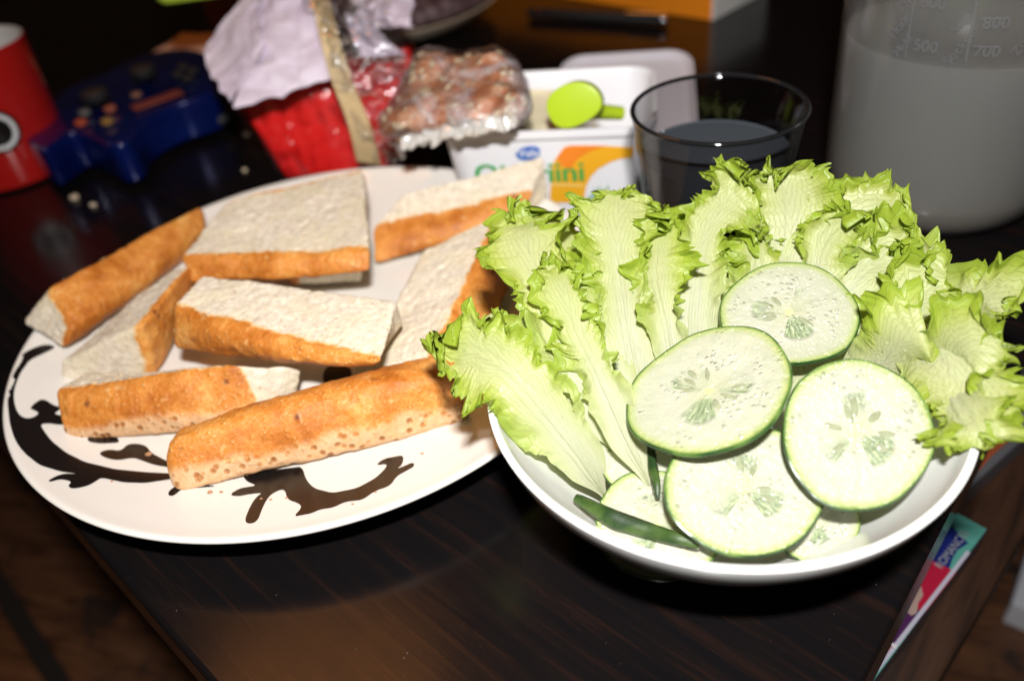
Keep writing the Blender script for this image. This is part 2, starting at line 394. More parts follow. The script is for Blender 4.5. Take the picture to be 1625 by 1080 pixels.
RIBPAP = plain('red_glossy_paper', (.80, .018, .016), .28)
def mk_paper():
    t = NT('white_paper'); o = t.obj(); n = t.noise(o, 40, 5, .6); 
    t.bsdf(Base__Color=t.ramp(n, [(.3, (.60, .50, .62)), (.7, (.76, .68, .78))]), Roughness=.7, Normal=t.bump(n, .5, .004)); return t.m
PAPER = mk_paper()

# ------------------------------------------------------------------ the room below: floor boards and bench
# floor (structure) with separate planks
fd = np.array([.703, .711, 0]); fu = np.array([-.685, .728, 0]); fu = fu/np.linalg.norm(fu); fd = fd/np.linalg.norm(fd)
FZ = -.40
floor = mesh('floor', [(-4, -3, FZ-.012), (4, -3, FZ-.012), (4, 6, FZ-.012), (-4, 6, FZ-.012)], [(0, 1, 2, 3)], plain('floor_gap', (.01, .008, .007), .8), smooth=False)
tag(floor, kind='structure')
pd = P(90, 1080, FZ)-P(0, 935, FZ); pd[2] = 0; pd /= np.linalg.norm(pd); pn = np.array([-pd[1], pd[0], 0])
p0 = P(20, 965, FZ)
for i in range(-9, 10):
    gap = .016
    off = i*.155
    c = p0+pn*(off+.0775)
    wd = .155-gap
    prism('floor_plank', [(-1.6, -wd/2), (1.6, -wd/2), (1.6, wd/2), (-1.6, wd/2)], -.0115, 0, FLOORW, floor, bev=.002, seg=2, smooth=False, X=pd, Y=pn, Z=np.array([0, 0, 1.0]), O=c)

BZ = -.10
bench = empty('side_bench', 'dark brown wooden bench top close against the right side of the black table', 'bench', P(1560, 900, BZ))
bl = [P(1519, 1040, BZ), P(1625, 858, BZ)]
bd = bl[1]-bl[0]; bd /= np.linalg.norm(bd); bn = np.array([bd[1], -bd[0], 0])
for k in range(3):
    o_ = bl[0]-bn*(k*.078+.038)
    prism('plank', [(-.5, -.037), (.62, -.037), (.62, .037), (-.5, .037)], -.022, 0, BENCHW, bench, bev=.0015, seg=2, smooth=False, X=bd, Y=bn, Z=np.array([0, 0, 1.0]), O=o_)
for s in (-.4, .5):
    o_ = bl[0]+bd*s-bn*.11
    prism('leg', [(-.02, -.02), (.02, -.02), (.02, .02), (-.02, .02)], FZ-BZ, -.0225, BENCHW, bench, bev=.001, seg=1, smooth=False, X=bd, Y=bn, Z=np.array([0, 0, 1.0]), O=o_)

# ------------------------------------------------------------------ table
CN = np.array([0, .0207, 0.0])
table = empty('coffee_table', 'black-brown wood grain coffee table carrying the whole meal', 'table', CN+fu*.59+fd*.39+np.array([0, 0, FZ]))
def tbl(a, b): return CN+fu*a+fd*b
LU, LV = 1.18, .80
poly = [(0, 0), (LU, 0), (LU, LV), (0, LV)]
Zv = np.array([0, 0, 1.0])
prism('table_top', poly, -.038, 0, TABLE, table, bev=.0022, seg=3, smooth=False, X=fu, Y=fd, Z=Zv, O=CN)
for a in (.03, LU-.03):
    for b in (.03, LV-.03):
        prism('leg', [(a-.025, b-.025), (a+.025, b-.025), (a+.025, b+.025), (a-.025, b+.025)], FZ, -.0385, TABLE, table, bev=.0015, seg=1, smooth=False, X=fu, Y=fd, Z=Zv, O=CN)

# ------------------------------------------------------------------ plate with scrollwork print
PC = np.array([-.0870, .3034]); PR = .1348
pprof = np.array([(0, .0075), (.04, .0076), (.075, .0085), (.095, .0108), (.112, .0146), (.125, .0186), (.1315, .0212)])
def pz(r): return np.interp(r, pprof[:, 0], pprof[:, 1])
plate = empty('dinner_plate', 'large cream plate with black scrollwork print holding the bread pieces', 'plate', (PC[0], PC[1], 0))
top = catmull(pprof, 40)
prof = [tuple(q) for q in top]+[(.1331, .0217), (.1339, .0213), (.1339, .0204), (.1332, .0192), (.125, .0150), (.11, .0105), (.095, .0065), (.085, .0042), (.080, .0010), (.077, .0004), (.074, .0010), (.072, .0040), (0, .0042)]
lathe('plate_body', prof, (PC[0], PC[1], 0), PLATE, plate, n=192)
def onplate(x, y):
    z = .012
    for _ in range(12):
        q = P(x, y, z); z = float(np.interp(np.hypot(q[0]-PC[0], q[1]-PC[1]), top[:, 0], top[:, 1]))
    return P(x, y, z)
def decal(name, pts, grid, zf, mat, parent, smoothn=0):
    xy = [Vector((float(a), float(b))) for a, b in pts]
    if smoothn:
        q = catmull(np.array(list(pts)+[pts[0]]), smoothn)[:-1]; xy = [Vector(v) for v in q]
    k = len(xy); A = np.array(xy); lo, hi = A.min(0), A.max(0)
    ex = [Vector((x, y)) for x in np.arange(lo[0], hi[0], grid) for y in np.arange(lo[1], hi[1], grid)]
    v, e, f, *_ = delaunay_2d_cdt(xy+ex, [(i, (i+1) % k) for i in range(k)], [list(range(k))], 1, 1e-7)
    keep = []
    def inside(p_):
        c = False; j = k-1
        for i in range(k):
            if (xy[i][1] > p_[1]) != (xy[j][1] > p_[1]) and p_[0] < (xy[j][0]-xy[i][0])*(p_[1]-xy[i][1])/(xy[j][1]-xy[i][1])+xy[i][0]: c = not c
            j = i
        return c
    for t_ in f:
        cc = sum((Vector(v[i]) for i in t_), Vector((0, 0)))/3
        if inside(cc): keep.append(list(t_))
    V = np.array([zf(a[0], a[1]) for a in v])
    keep2 = []
    for t_ in keep:
        n_ = np.cross(V[t_[1]]-V[t_[0]], V[t_[2]]-V[t_[0]])
        keep2.append(t_ if np.dot(n_, EYE-V[t_[0]]) > 0 else t_[::-1])
    us = sorted({i for t_ in keep2 for i in t_}); mp = {a: i for i, a in enumerate(us)}
    return mesh(name, V[us], [[mp[i] for i in t_] for t_ in keep2], mat, parent)
def c7(l): return [(x/2.083, 560+y/2.083) for x, y in l]
motifs = [
 c7([(100, -12), (60, 20), (40, 55), (27, 110), (26, 170), (33, 235), (50, 290), (80, 330), (130, 370), (200, 392), (260, 400), (205, 398), (160, 420), (165, 427), (200, 416), (240, 425), (224, 440), (240, 450), (290, 440), (318, 424), (335, 412), (410, 428), (480, 430), (600, 412), (600, 400), (480, 394), (380, 384), (280, 360), (220, 330), (170, 290), (142, 252), (135, 235), (165, 233), (195, 238), (225, 236), (230, 205), (205, 208), (188, 203), (180, 200), (210, 180), (180, 175), (148, 152), (125, 158), (97, 184), (115, 190), (130, 199), (115, 212), (88, 218), (62, 204), (47, 165), (47, 120), (66, 70), (100, 22), (150, 0), (190, -20), (150, -30)]),
 c7([(325, 330), (362, 318), (400, 325), (425, 298), (482, 303), (500, 330), (580, 372), (600, 385), (510, 370), (440, 345), (390, 356), (345, 346)]),
 c7([(285, 292), (330, 300), (400, 296), (380, 270), (300, 268)]),
 c7([(555, 462), (572, 445), (605, 430), (640, 432), (720, 440), (640, 447), (600, 450), (578, 471), (560, 473)]),
 c7([(800, 400), (1000, 375), (1012, 420), (1040, 448), (1100, 463), (1180, 447), (1240, 415), (1275, 382), (1280, 366), (1240, 372), (1268, 350), (1335, 337), (1332, 368), (1310, 385), (1366, 361), (1372, 374), (1310, 408), (1290, 440), (1240, 455), (1200, 485), (1140, 492), (1100, 512), (1060, 516), (1030, 530), (970, 541), (1000, 510), (985, 495), (950, 485), (942, 450), (918, 455), (890, 472), (868, 510), (850, 562), (805, 564), (825, 510), (848, 475), (870, 462), (826, 466), (790, 474), (757, 470), (790, 448), (850, 438), (815, 425)]),
 [(512, 604), (514, 586), (528, 578), (548, 574), (560, 590), (556, 612), (540, 606), (530, 622), (520, 620)],
 [(748, 530), (752, 518), (766, 514), (780, 528), (782, 548), (766, 552), (756, 542)],
 [(560, 660), (600, 640), (640, 632), (700, 640), (690, 660), (620, 668)],
]
for mt in motifs:
    dn = []
    for a, b in zip(mt, mt[1:]+mt[:1]):
        nseg = max(1, int(math.hypot(a[0]-b[0], a[1]-b[1])/14))
        for i in range(nseg): dn.append((a[0]+(b[0]-a[0])*i/nseg, a[1]+(b[1]-a[1])*i/nseg))
    wp = np.array([onplate(*q)[:2] for q in dn])
    for _ in range(2):
        nx_ = np.roll(wp, -1, 0); wp = np.stack([.75*wp+.25*nx_, .25*wp+.75*nx_], 1).reshape(-1, 2)
    decal('scroll_print', wp, .003, lambda x, y: np.array([x, y, float(np.interp(math.hypot(x-PC[0], y-PC[1]), top[:, 0], top[:, 1]))+.00025]), PRINT, plate)

# ------------------------------------------------------------------ bread
def lattice(n):
    idx = {}; pts = []; F = []
    nx, ny, nz_ = n
    def vid(i, j, k):
        t_ = (i, j, k)
        if t_ not in idx: idx[t_] = len(pts); pts.append((i/nx, j/ny, k/nz_))
        return idx[t_]
    for i in range(nx):
        for j in range(ny):
            F.append((vid(i, j, 0), vid(i, j+1, 0), vid(i+1, j+1, 0), vid(i+1, j, 0)))
            F.append((vid(i, j, nz_), vid(i+1, j, nz_), vid(i+1, j+1, nz_), vid(i, j+1, nz_)))
    for i in range(nx):
        for k in range(nz_):
            F.append((vid(i, 0, k), vid(i+1, 0, k), vid(i+1, 0, k+1), vid(i, 0, k+1)))
            F.append((vid(i, ny, k), vid(i, ny, k+1), vid(i+1, ny, k+1), vid(i+1, ny, k)))
    for j in range(ny):
        for k in range(nz_):
            F.append((vid(0, j, k), vid(0, j, k+1), vid(0, j+1, k+1), vid(0, j+1, k)))
            F.append((vid(nx, j, k), vid(nx, j+1, k), vid(nx, j+1, k+1), vid(nx, j, k+1)))
    return np.array(pts), np.array(F)
def hexa(C, step, r, maxn=170):
    # C: 8 corners in order bottom [000,100,110,010], top [001,101,111,011]; returns verts, quads, rounded params q(0..1), sizes
    C = np.array(C, float)
    def d(a, b): return np.linalg.norm(C[a]-C[b])
    L = np.array([(d(0, 1)+d(3, 2)+d(4, 5)+d(7, 6))/4, (d(0, 3)+d(1, 2)+d(4, 7)+d(5, 6))/4, (d(0, 4)+d(1, 5)+d(2, 6)+d(3, 7))/4])
    n = [int(np.clip(round(l/step), 3, maxn)) for l in L]
    t_, F = lattice(n)
    h = L/2; p_ = (t_*2-1)*h; rr = np.minimum(r, h*.95)
    inner = np.clip(p_, -(h-rr), h-rr); dd = p_-inner; ln = np.linalg.norm(dd/rr, axis=1)
    q = np.where((ln > 0)[:, None], inner+dd/np.maximum(ln, 1e-9)[:, None], p_)
    s = (q/h+1)/2
    return C, F, s, L
def trilin(C, s):
    a, b, c = s[:, 0:1], s[:, 1:2], s[:, 2:3]
    return ((1-a)*(1-b)*(1-c)*C[0]+a*(1-b)*(1-c)*C[1]+a*b*(1-c)*C[2]+(1-a)*b*(1-c)*C[3]
            + (1-a)*(1-b)*c*C[4]+a*(1-b)*c*C[5]+a*b*c*C[6]+(1-a)*b*c*C[7])
def vnormals(V, F):
    n = np.cross(V[F[:, 2]]-V[F[:, 0]], V[F[:, 3]]-V[F[:, 1]]); N = np.zeros_like(V)
    for k in range(4): np.add.at(N, F[:, k], n)
    return N/(np.linalg.norm(N, axis=1)[:, None]+1e-12)
def bread(label, C, crust, base=None, bulge=.003, r=.004, seed=0, step=.00062, ragged=1.0, group='bread pieces on the plate'):
    C, F, s, L = hexa(C, step, r)
    sgn = {'-i': (0, 0), '+i': (0, 1), '-j': (1, 0), '+j': (1, 1), '-k': (2, 0), '+k': (2, 1)}
    dist = np.full(len(s), 1.0)
    for c in crust:
        ax, sd = sgn[c]; dd = np.maximum((s[:, ax] if sd == 0 else 1-s[:, ax])*L[ax]-.3*r, 0); dist = np.minimum(dist, dd)
    V = trilin(C, s)
    N0 = vnormals(V, F)
    if np.mean(np.sum(N0*(V-V.mean(0)), 1)) < 0: F = F[:, ::-1]; N0 = -N0
    for c in crust:                       # the crust sides swell outwards
        ax, sd = sgn[c]; o1, o2 = [k for k in range(3) if k != ax]
        wgt = (1-np.abs(2*s[:, o1]-1)**2.5)*(1-np.abs(2*s[:, o2]-1)**2.0)
        face = sstep(.35*L[ax], 0, (s[:, ax] if sd == 0 else 1-s[:, ax])*L[ax])
        V = V+N0*(bulge*wgt*face)[:, None]
    edge = dist+.0007*noise(V, 700, seed)+.0009*noise(V, 260, seed+1)
    is_crust = edge < .0014
    cw = sstep(.0004, .0022, edge)        # 1 on crumb
    V = V+nvec(V, 55, seed+2)*.0010+nvec(V, 120, seed+8)*.0003*(.7+.3*cw)[:, None]
    V = V+nvec(V, 330, seed+3)*(.00010+.00008*cw*ragged)[:, None]+nvec(V, 800, seed+4)*(.00005+.00020*cw*ragged)[:, None]
    N = vnormals(V, F)
    pit = np.clip(noise(V, 420, seed+5)-.35, 0, 1)*cw*.0008*ragged
    blis = (1-cw)*(np.clip(noise(V, 300, seed+6), 0, 1)*.0005+noise(V, 90, seed+7)*.0004)
    V = V-N*pit[:, None]+N*blis[:, None]
    bs = np.zeros(len(s))
    if base: 
        ax, sd, lo, hi = base; q_ = s[:, ax] if sd == 0 else 1-s[:, ax]; bs = sstep(hi, lo, q_+.12*noise(V, 110, seed+9))*(1-cw)
    fc = is_crust[F].mean(1) >= .5
    c = V.mean(0); c[2] = V[:, 2].min()
    root = empty('bread_piece', label, 'bread', c, group)
    for nm, msk, mt, ed in (('crumb', ~fc, CRUMB, np.clip((edge-.0008)/.006, 0, 1)), ('crust', fc, CRUST, np.clip((.0016-edge)/.0035, 0, 1))):
        if msk.sum() < 4: continue
        v2, f2, (e2, b2) = compact(V, F[msk], ed, bs)
        mesh(nm, v2, f2, mt, root, attrs={'edge': e2, 'base': b2})
        if nm == 'crumb':                 # loose torn bits along the cut edges
            rg = np.random.RandomState(seed+500); near = np.where(e2 < .10)[0]; far_ = np.arange(len(v2)); VV = []; FF = []
            for q_ in range(150):
                p_ = v2[rg.choice(near if (q_ % 3 and len(near)) else far_)]; rs_ = rg.uniform(.00018, .00055); m_ = len(VV)
                for d_ in ((1, 0, 0), (-1, 0, 0), (0, 1, 0), (0, -1, 0), (0, 0, 1), (0, 0, -1)): VV.append(p_+np.array(d_)*rs_*rg.uniform(.6, 1.5)+rg.uniform(-1, 1, 3)*.00012)
                FF += [(m_+a_, m_+b_, m_+c_) for a_, b_, c_ in ((0, 2, 4), (2, 1, 4), (1, 3, 4), (3, 0, 4), (2, 0, 5), (1, 2, 5), (3, 1, 5), (0, 3, 5))]
            tag(mesh('loose_bits', VV, FF, mt, root, smooth=True), kind='stuff')
    return root
def Z(x, y, z): return P(x, y, z)
def dn(p_, z, dx=0, dy=0): return np.array([p_[0]+dx, p_[1]+dy, z])

# F: front slab on top of the heap
tl, tr, br, bl_ = Z(322, 434, .047), Z(630, 470, .045), Z(603, 574, .042), Z(272, 486, .046)
bread('thick slab of white bread lying crumb side up in the centre of the heap', 
      [Z(274, 556, .027), Z(592, 582, .036), dn(tr, .030, 0, .001), dn(tl, .027), bl_, br, tr, tl], ['-j'], bulge=.0045, r=.0025, seed=1)
# C: upper slab
tl, tr, br, bl_ = Z(354, 322, .046), Z(574, 268, .045), Z(588, 398, .041), Z(284, 406, .041)
bread('thin slab of white bread with crumb up at the back centre, leaning on another piece',
      [Z(300, 452, .029), Z(588, 434, .033), dn(tr, .035, 0, .002), dn(tl, .036), bl_, br, tr, tl], ['-j', '+j'], bulge=.0018, r=.0022, seed=11)
# D: below C
tl, tr = Z(372, 345, .030), Z(560, 330, .029)
bread('bread piece almost hidden beneath the slab at the back centre',
      [Z(470, 452, .0095), Z(573, 448, .0095), dn(tr, .010), dn(tl, .010), Z(470, 434, .027), Z(572, 416, .029), tr, tl], ['+j', '-i'], bulge=.001, r=.0025, seed=21, step=.0009)
# E: back right
bread('long pale bread piece at the back right of the plate before the butter tub',
      [Z(590, 420, .0120), Z(815, 356, .019), dn(Z(876, 300, .030), .022, 0, .008), dn(Z(612, 338, .030), .013, 0, .006), Z(586, 364, .0235), Z(846, 306, .031), Z(866, 244, .044), Z(640, 305, .036)], ['-j'], bulge=.003, r=.0035, seed=31)
# G: right slanted
bread('slanted bread slice with its golden crust turned to the lettuce leaves',
      [Z(560, 640, .0085), Z(742, 600, .009), Z(828, 425, .014), Z(672, 420, .016), Z(552, 606, .018), Z(684, 560, .030), Z(796, 338, .036), Z(672, 398, .030)], ['+i'], bulge=.003, r=.0028, seed=41)
# A: left long bar
bread('long narrow bread bar at the far left overhanging the plate rim',
      [Z(104, 556, .0190), Z(316, 398, .013), Z(318, 350, .019), Z(28, 516, .0255), Z(112, 524, .028), Z(327, 362, .024), Z(318, 328, .032), Z(80, 448, .042)], ['-j', '+i', '+k'], bulge=.0022, r=.0026, seed=51)
# B: left leaning slice
bread('wedge of bread leaning between the left bar and the central slab',
      [Z(92, 617, .011), Z(248, 596, .010), Z(316, 470, .013), Z(288, 440, .015), Z(96, 572, .022), Z(224, 516, .038), Z(304, 416, .038), Z(268, 428, .036)], ['+i'], bulge=.0018, r=.0025, seed=61)
# H: lower left block
bread('square-ended bread block at the lower left with a dark spot on its crust',
      [Z(104, 704, .0120), Z(408, 684, .0100), Z(476, 636, .0095), Z(150, 640, .0095), Z(83, 618, .0300), Z(372, 580, .034), Z(484, 578, .026), Z(130, 590, .026)], ['-j'], base=(2, 0, .22, .42), bulge=.0035, r=.003, seed=71)
# I: long front piece
bread('longest bread bar with a rounded left end across the front of the plate',
      [Z(276, 786, .0130), Z(748, 674, .0100), Z(735, 628, .010), Z(285, 724, .0105), Z(266, 700, .0290), Z(722, 588, .034), Z(692, 556, .030), Z(286, 676, .026)], ['-j', '-i', '+k'], base=(2, 0, .30, .55), bulge=.0022, r=.0038, seed=81)

# raisin-like spots in the crust
# crumbs scattered on plate and table
CR = plain('crumb_brown', (.45, .22, .10), .7)
rnd = random.Random(5)
for (x, y, s_, onp) in [(178, 764, .0006, 1), (236, 722, .0013, 1), (334, 782, .0010, 1), (352, 781, .0007, 1), (430, 793, .0006, 1), (455, 790, .0005, 1), (596, 781, .0005, 1), (560, 800, .0005, 1), (415, 792, .0006, 1), (670, 720, .0006, 1)]:
    c = onplate(x, y)+np.array([0, 0, s_*.6])
    o = ellipsoid('bread_crumb', c, [np.array([s_, 0, 0]), np.array([0, s_*.6, 0]), np.array([0, 0, s_*.6])], CR, n=8, m=6, lump=.35, seed=x)
    tag(o, 'tiny brown bread crumb fallen on the plate in front of the bread', 'crumb', 'crumbs on the plate')
CW = plain('crumb_pale', (.62, .50, .36), .8)
for (x, y, s_, lb) in [(118, 313, .0022, 'larger of two pale crumbs on the table below the game controller'), (148, 325, .0016, 'smaller of two pale crumbs on the table below the game controller'), (391, 213, .0020, 'pale crumb on the table beside the red packet, nearer its top'), (388, 270, .0013, 'faint crumb on the table near the back rim of the plate'), (203, 116, .0060, 'pale blob of bread behind the thumb stick of the controller')]:
    c = P(x, y, s_*.7)
    o = ellipsoid('bread_crumb', c, [np.array([s_*1.3, 0, 0]), np.array([0, s_, 0]), np.array([0, 0, s_*.9])], CW, n=12, m=8, lump=.35, seed=x)
    tag(o, lb, 'crumb')
# dust specks on the table
V = []; F = []
for i in range(45):
    x, y = rnd.uniform(180, 1420), rnd.uniform(800, 1080)
    q = P(x, y, 0); s_ = rnd.choice([.00006, .00008, .0001, .00016]); k = len(V)
    if q[0]*0+np.dot(q-CN, fu) < .01 or np.dot(q-CN, fd) < .01: continue
    for a, b, c in ((-1, -1, .01), (1, -.6, .01), (.2, 1, .01), (0, 0, 1)): V.append(q+np.array([a*s_, b*s_, c*s_+.00008]))
    F += [(k, k+2, k+1), (k, k+1, k+3), (k+1, k+2, k+3), (k+2, k, k+3)]
tag(mesh('dust', V, F, plain('dust_speck', (.35, .33, .3), .9), smooth=False), 'fine pale dust specks on the dark table top', 'dust', kind='stuff')

# ------------------------------------------------------------------ bowl
BC = np.array([.0633, .1842]); 
bowl = empty('salad_bowl', 'wide white round bowl filled with lettuce and cucumber slices', 'bowl', (BC[0], BC[1], 0))
bin_ = [(0, .0068), (.02, .0072), (.034, .0105), (.048, .0205), (.060, .0350), (.068, .0470), (.0712, .0535)]
bprof = [tuple(q) for q in catmull(bin_, 40)]+[(.0717, .0547), (.0728, .0550), (.0737, .0544), (.0736, .0532), (.0715, .0465), (.064, .0345), (.052, .0205), (.040, .0095), (.033, .0050), (.0310, .0012), (.0295, .0004), (.0280, .0012), (.0275, .0035), (0, .0040)]
lathe('bowl_body', bprof, (BC[0], BC[1], 0), BOWL, bowl, n=160)

# ------------------------------------------------------------------ lettuce
def leaf(label, pts, hw, tilt=0.0, cup=.25, frill=1.0, seed=0, nv=300, nu=84, ribw=.35, tip=.55, sweep=.45, roll=0.0, margin=.45):
    C = catmull([P(*q) for q in pts], nv); hwv = catmull(np.array([[h, 0] for h in hw]), nv)[:, 0]/1000.*(.25+.75*sstep(0, .12, np.linspace(0, 1, nv)))
    T = np.gradient(C, axis=0); T /= np.linalg.norm(T, axis=1)[:, None]
    tocam = EYE+np.array([0, 0, .02])-C; tocam /= np.linalg.norm(tocam, axis=1)[:, None]
    side = np.cross(T, tocam); side /= np.linalg.norm(side, axis=1)[:, None]
    N = np.cross(side, T)
    ca, sa = math.cos(tilt), math.sin(tilt); side, N = side*ca+N*sa, N*ca-side*sa
    v = np.linspace(0, 1, nv)[:, None]; u = np.linspace(-1, 1, nu)[None, :]; U = u+0*v; Vv = v+0*u
    tipf = np.sqrt(np.clip(1-np.clip((Vv-(1-tip*.5))/(tip*.5), 0, 1)**2.4, 0, 1))*.9+.1
    L = np.linalg.norm(np.diff(C, axis=0), axis=1).sum()
    s_ = Vv*L/.001
    z0 = np.stack([s_*.001, np.sign(U)*.05, 0*U], -1)
    jag = np.abs(noise(z0, 330, seed)) ; jag2 = np.abs(noise(z0, 750, seed+1))
    frz = sstep(.12, .5, Vv)*min(1, frill)
    outl = 1.16-frz*(.38*jag+.30*jag2)+frz*.34*noise(z0, 120, seed+2)
    w_ = hwv[:, None]*tipf*outl
    tj = np.stack([U*.02, 0*U+.3, 0*U], -1); tipj = (np.abs(noise(tj, 420, seed+3))*.5+np.abs(noise(tj, 1100, seed+4))*.25)
    M = np.maximum(sstep(margin, 1, np.abs(U)), sstep(.80, 1, Vv))*sstep(.05, .45, Vv)
    x = U*w_
    pos = C[:, None, :]+side[:, None, :]*x[..., None]
    back = (np.abs(U)**2)*hwv[:, None]*(sweep*(1-1.7*Vv**3))
    back = back-sstep(.93, 1, Vv)*tipj*.014*min(1, frill)
    pos = pos+T[:, None, :]*back[..., None]
    ribp = np.exp(-(U/ribw)**2)*(1-Vv)**.8
    nz_ = cup*(U**2)*hwv[:, None]*(1-.4*Vv)-.0016*ribp*0+roll*U*hwv[:, None]
    nz_ = nz_+.0011*ribp*(1+.35*np.cos(U*26+seed))
    pos = pos+N[:, None, :]*nz_[..., None]
    base = np.stack([Vv*L, U*hwv[:, None]*1.0, 0*U+.01*seed], -1)
    A = (M**1.3)[..., None]*frill
    am = min(1.0, float(np.max(hwv))/.012)
    dv = nvec(base, 75, seed+5)*.0052*am+nvec(base, 170, seed+6)*.0038*am+nvec(base, 400, seed+7)*.0021
    pos = pos+dv*A+nvec(base, 40, seed+8)*.0022*(sstep(.1, .6, Vv)*frill)[..., None]+nvec(base, 260, seed+9)*.00015*frz[..., None]
    idx = np.arange(nv*nu).reshape(nv, nu)
    F = np.stack([idx[:-1, :-1], idx[:-1, 1:], idx[1:, 1:], idx[1:, :-1]], -1).reshape(-1, 4)
    rib = np.clip(np.exp(-(U/(ribw*(1.5-.7*Vv)))**2)*(1.15-1.25*Vv)+.8*(1-sstep(.0, .5, Vv)), 0, 1)
    # small worm-eaten looking gaps near the margin, as frilly leaves have
    g = noise(base, 240, seed+11).reshape(nv, nu); hole = (g > .70) & (M > .25) & (Vv < .96)
    keep = ~(hole.ravel()[F].all(1))
    # keep everything clear of the bowl wall
    V = pos.reshape(-1, 3)
    rr = np.hypot(V[:, 0]-BC[0], V[:, 1]-BC[1]); br_ = np.array(bprof[:41]); zb = np.interp(rr, br_[:, 0], br_[:, 1])
    ins = rr < .0745; V[:, 2] = np.where(ins, np.maximum(V[:, 2], zb+.0012), V[:, 2])
    V2, F2, (m2, r2, u2) = compact(V, F[keep], M.ravel(), rib.ravel(), np.stack([U.ravel(), Vv.ravel()], -1))
    o = mesh('lettuce_leaf', V2, F2, LEAF, None, attrs={'margin': m2, 'rib': r2}, uv=u2)
    tag(o, label, 'lettuce leaf', 'frilly lettuce leaves in the bowl'); return o

leaf('lowest left lettuce leaf whose frilly tip hangs over the bowl rim above the plate', [(962, 790, .024), (905, 700, .044), (835, 610, .0605), (760, 560, .066), (682, 540, .066)], [3, 8, 11, 14, 13], cup=.2, seed=101, sweep=.3)
leaf('ragged lettuce leaf lying against the left inside of the bowl', [(955, 775, .022), (880, 660, .045), (815, 570, .060), (770, 500, .066)], [4, 7, 10, 10], seed=112, cup=.1)
leaf('lettuce leaf with broad white rib at the upper left fanning towards the bread crust', [(985, 720, .034), (925, 600, .054), (872, 480, .068), (838, 380, .077), (826, 325, .080)], [6, 9, 11, 14, 12], cup=.25, seed=123)
leaf('small curled lettuce leaf behind the upper left leaf', [(960, 640, .045), (910, 500, .058), (880, 400, .070), (900, 330, .075)], [5, 8, 12, 11], seed=134, cup=.3)
leaf('narrow white-ribbed lettuce leaf between the two tall left leaves', [(1005, 700, .032), (965, 570, .050), (930, 470, .062), (905, 420, .068)], [5, 7, 9, 8], seed=145, frill=.7, ribw=.5)
leaf('tall pale lettuce leaf pointing up in front of the yellow tub print', [(1030, 680, .032), (1000, 540, .054), (985, 430, .068), (985, 340, .079), (1003, 275, .087)], [6, 8, 10, 15, 9], cup=.2, seed=156)
leaf('curly yellow-green inner lettuce leaf between the two tallest leaves', [(1060, 640, .036), (1050, 500, .052), (1060, 400, .062), (1066, 330, .070)], [5, 6, 9, 10], seed=167, frill=1.25, margin=.2)
leaf('tall lettuce leaf with broad smooth rib before the dark drinking glass', [(1098, 620, .032), (1100, 480, .055), (1118, 390, .068), (1150, 320, .078), (1200, 275, .085)], [6, 8, 10, 15, 11], cup=.25, seed=178)
leaf('shaded curled lettuce leaf behind the topmost cucumber slice', [(1180, 560, .034), (1190, 480, .049), (1200, 420, .060), (1195, 370, .066)], [6, 9, 11, 9], seed=189, frill=1.2, margin=.2)
leaf('upright lettuce leaf with sharp tip right of the glass', [(1240, 520, .036), (1245, 430, .057), (1250, 350, .072), (1240, 290, .081), (1240, 256, .087)], [7, 9, 13, 11, 6], cup=.3, seed=190)
leaf('wide lettuce leaf spreading right towards the measuring jug', [(1260, 500, .046), (1290, 420, .062), (1340, 360, .071), (1400, 350, .075), (1460, 372, .076)], [7, 11, 14, 13, 9], cup=.15, seed=201)
leaf('bright curly lettuce leaf at the back right under the jug', [(1290, 540, .044), (1350, 450, .058), (1410, 410, .066), (1475, 420, .068)], [8, 12, 14, 11], seed=212, frill=1.15)
leaf('out of focus lettuce leaf beside the top right cucumber slice', [(1380, 620, .032), (1415, 540, .048), (1460, 470, .062), (1520, 460, .066)], [8, 13, 15, 11], seed=223, cup=.2)
leaf('lettuce leaf reaching furthest right past the bowl rim', [(1470, 640, .034), (1500, 590, .053), (1550, 560, .065), (1625, 575, .066)], [8, 13, 14, 10], seed=234)
leaf('lowest right lettuce leaf folded down over the bowl rim', [(1490, 600, .044), (1515, 630, .056), (1545, 670, .060), (1552, 712, .057)], [7, 10, 12, 10], seed=245, cup=.1)
leaf('hidden lettuce leaf filling the back of the bowl below the tall leaves', [(1120, 700, .03), (1150, 560, .040), (1180, 470, .050), (1250, 430, .056)], [10, 16, 18, 14], seed=256, frill=.8)
leaf('hidden lettuce leaf filling the left back of the bowl', [(1050, 740, .026), (1000, 600, .038), (960, 500, .048), (950, 440, .054)], [10, 15, 18, 14], seed=267, frill=.8)
leaf('dark lettuce leaf low in the right of the bowl under the slices', [(1250, 720, .028), (1350, 600, .038), (1430, 540, .048), (1480, 520, .054)], [12, 18, 18, 14], seed=278, frill=.8)
leaf('ruffled lettuce leaf in the gap behind the right cucumber slice', [(1340, 640, .032), (1400, 590, .046), (1450, 540, .060), (1500, 530, .064)], [8, 11, 13, 11], seed=289, frill=1.1)

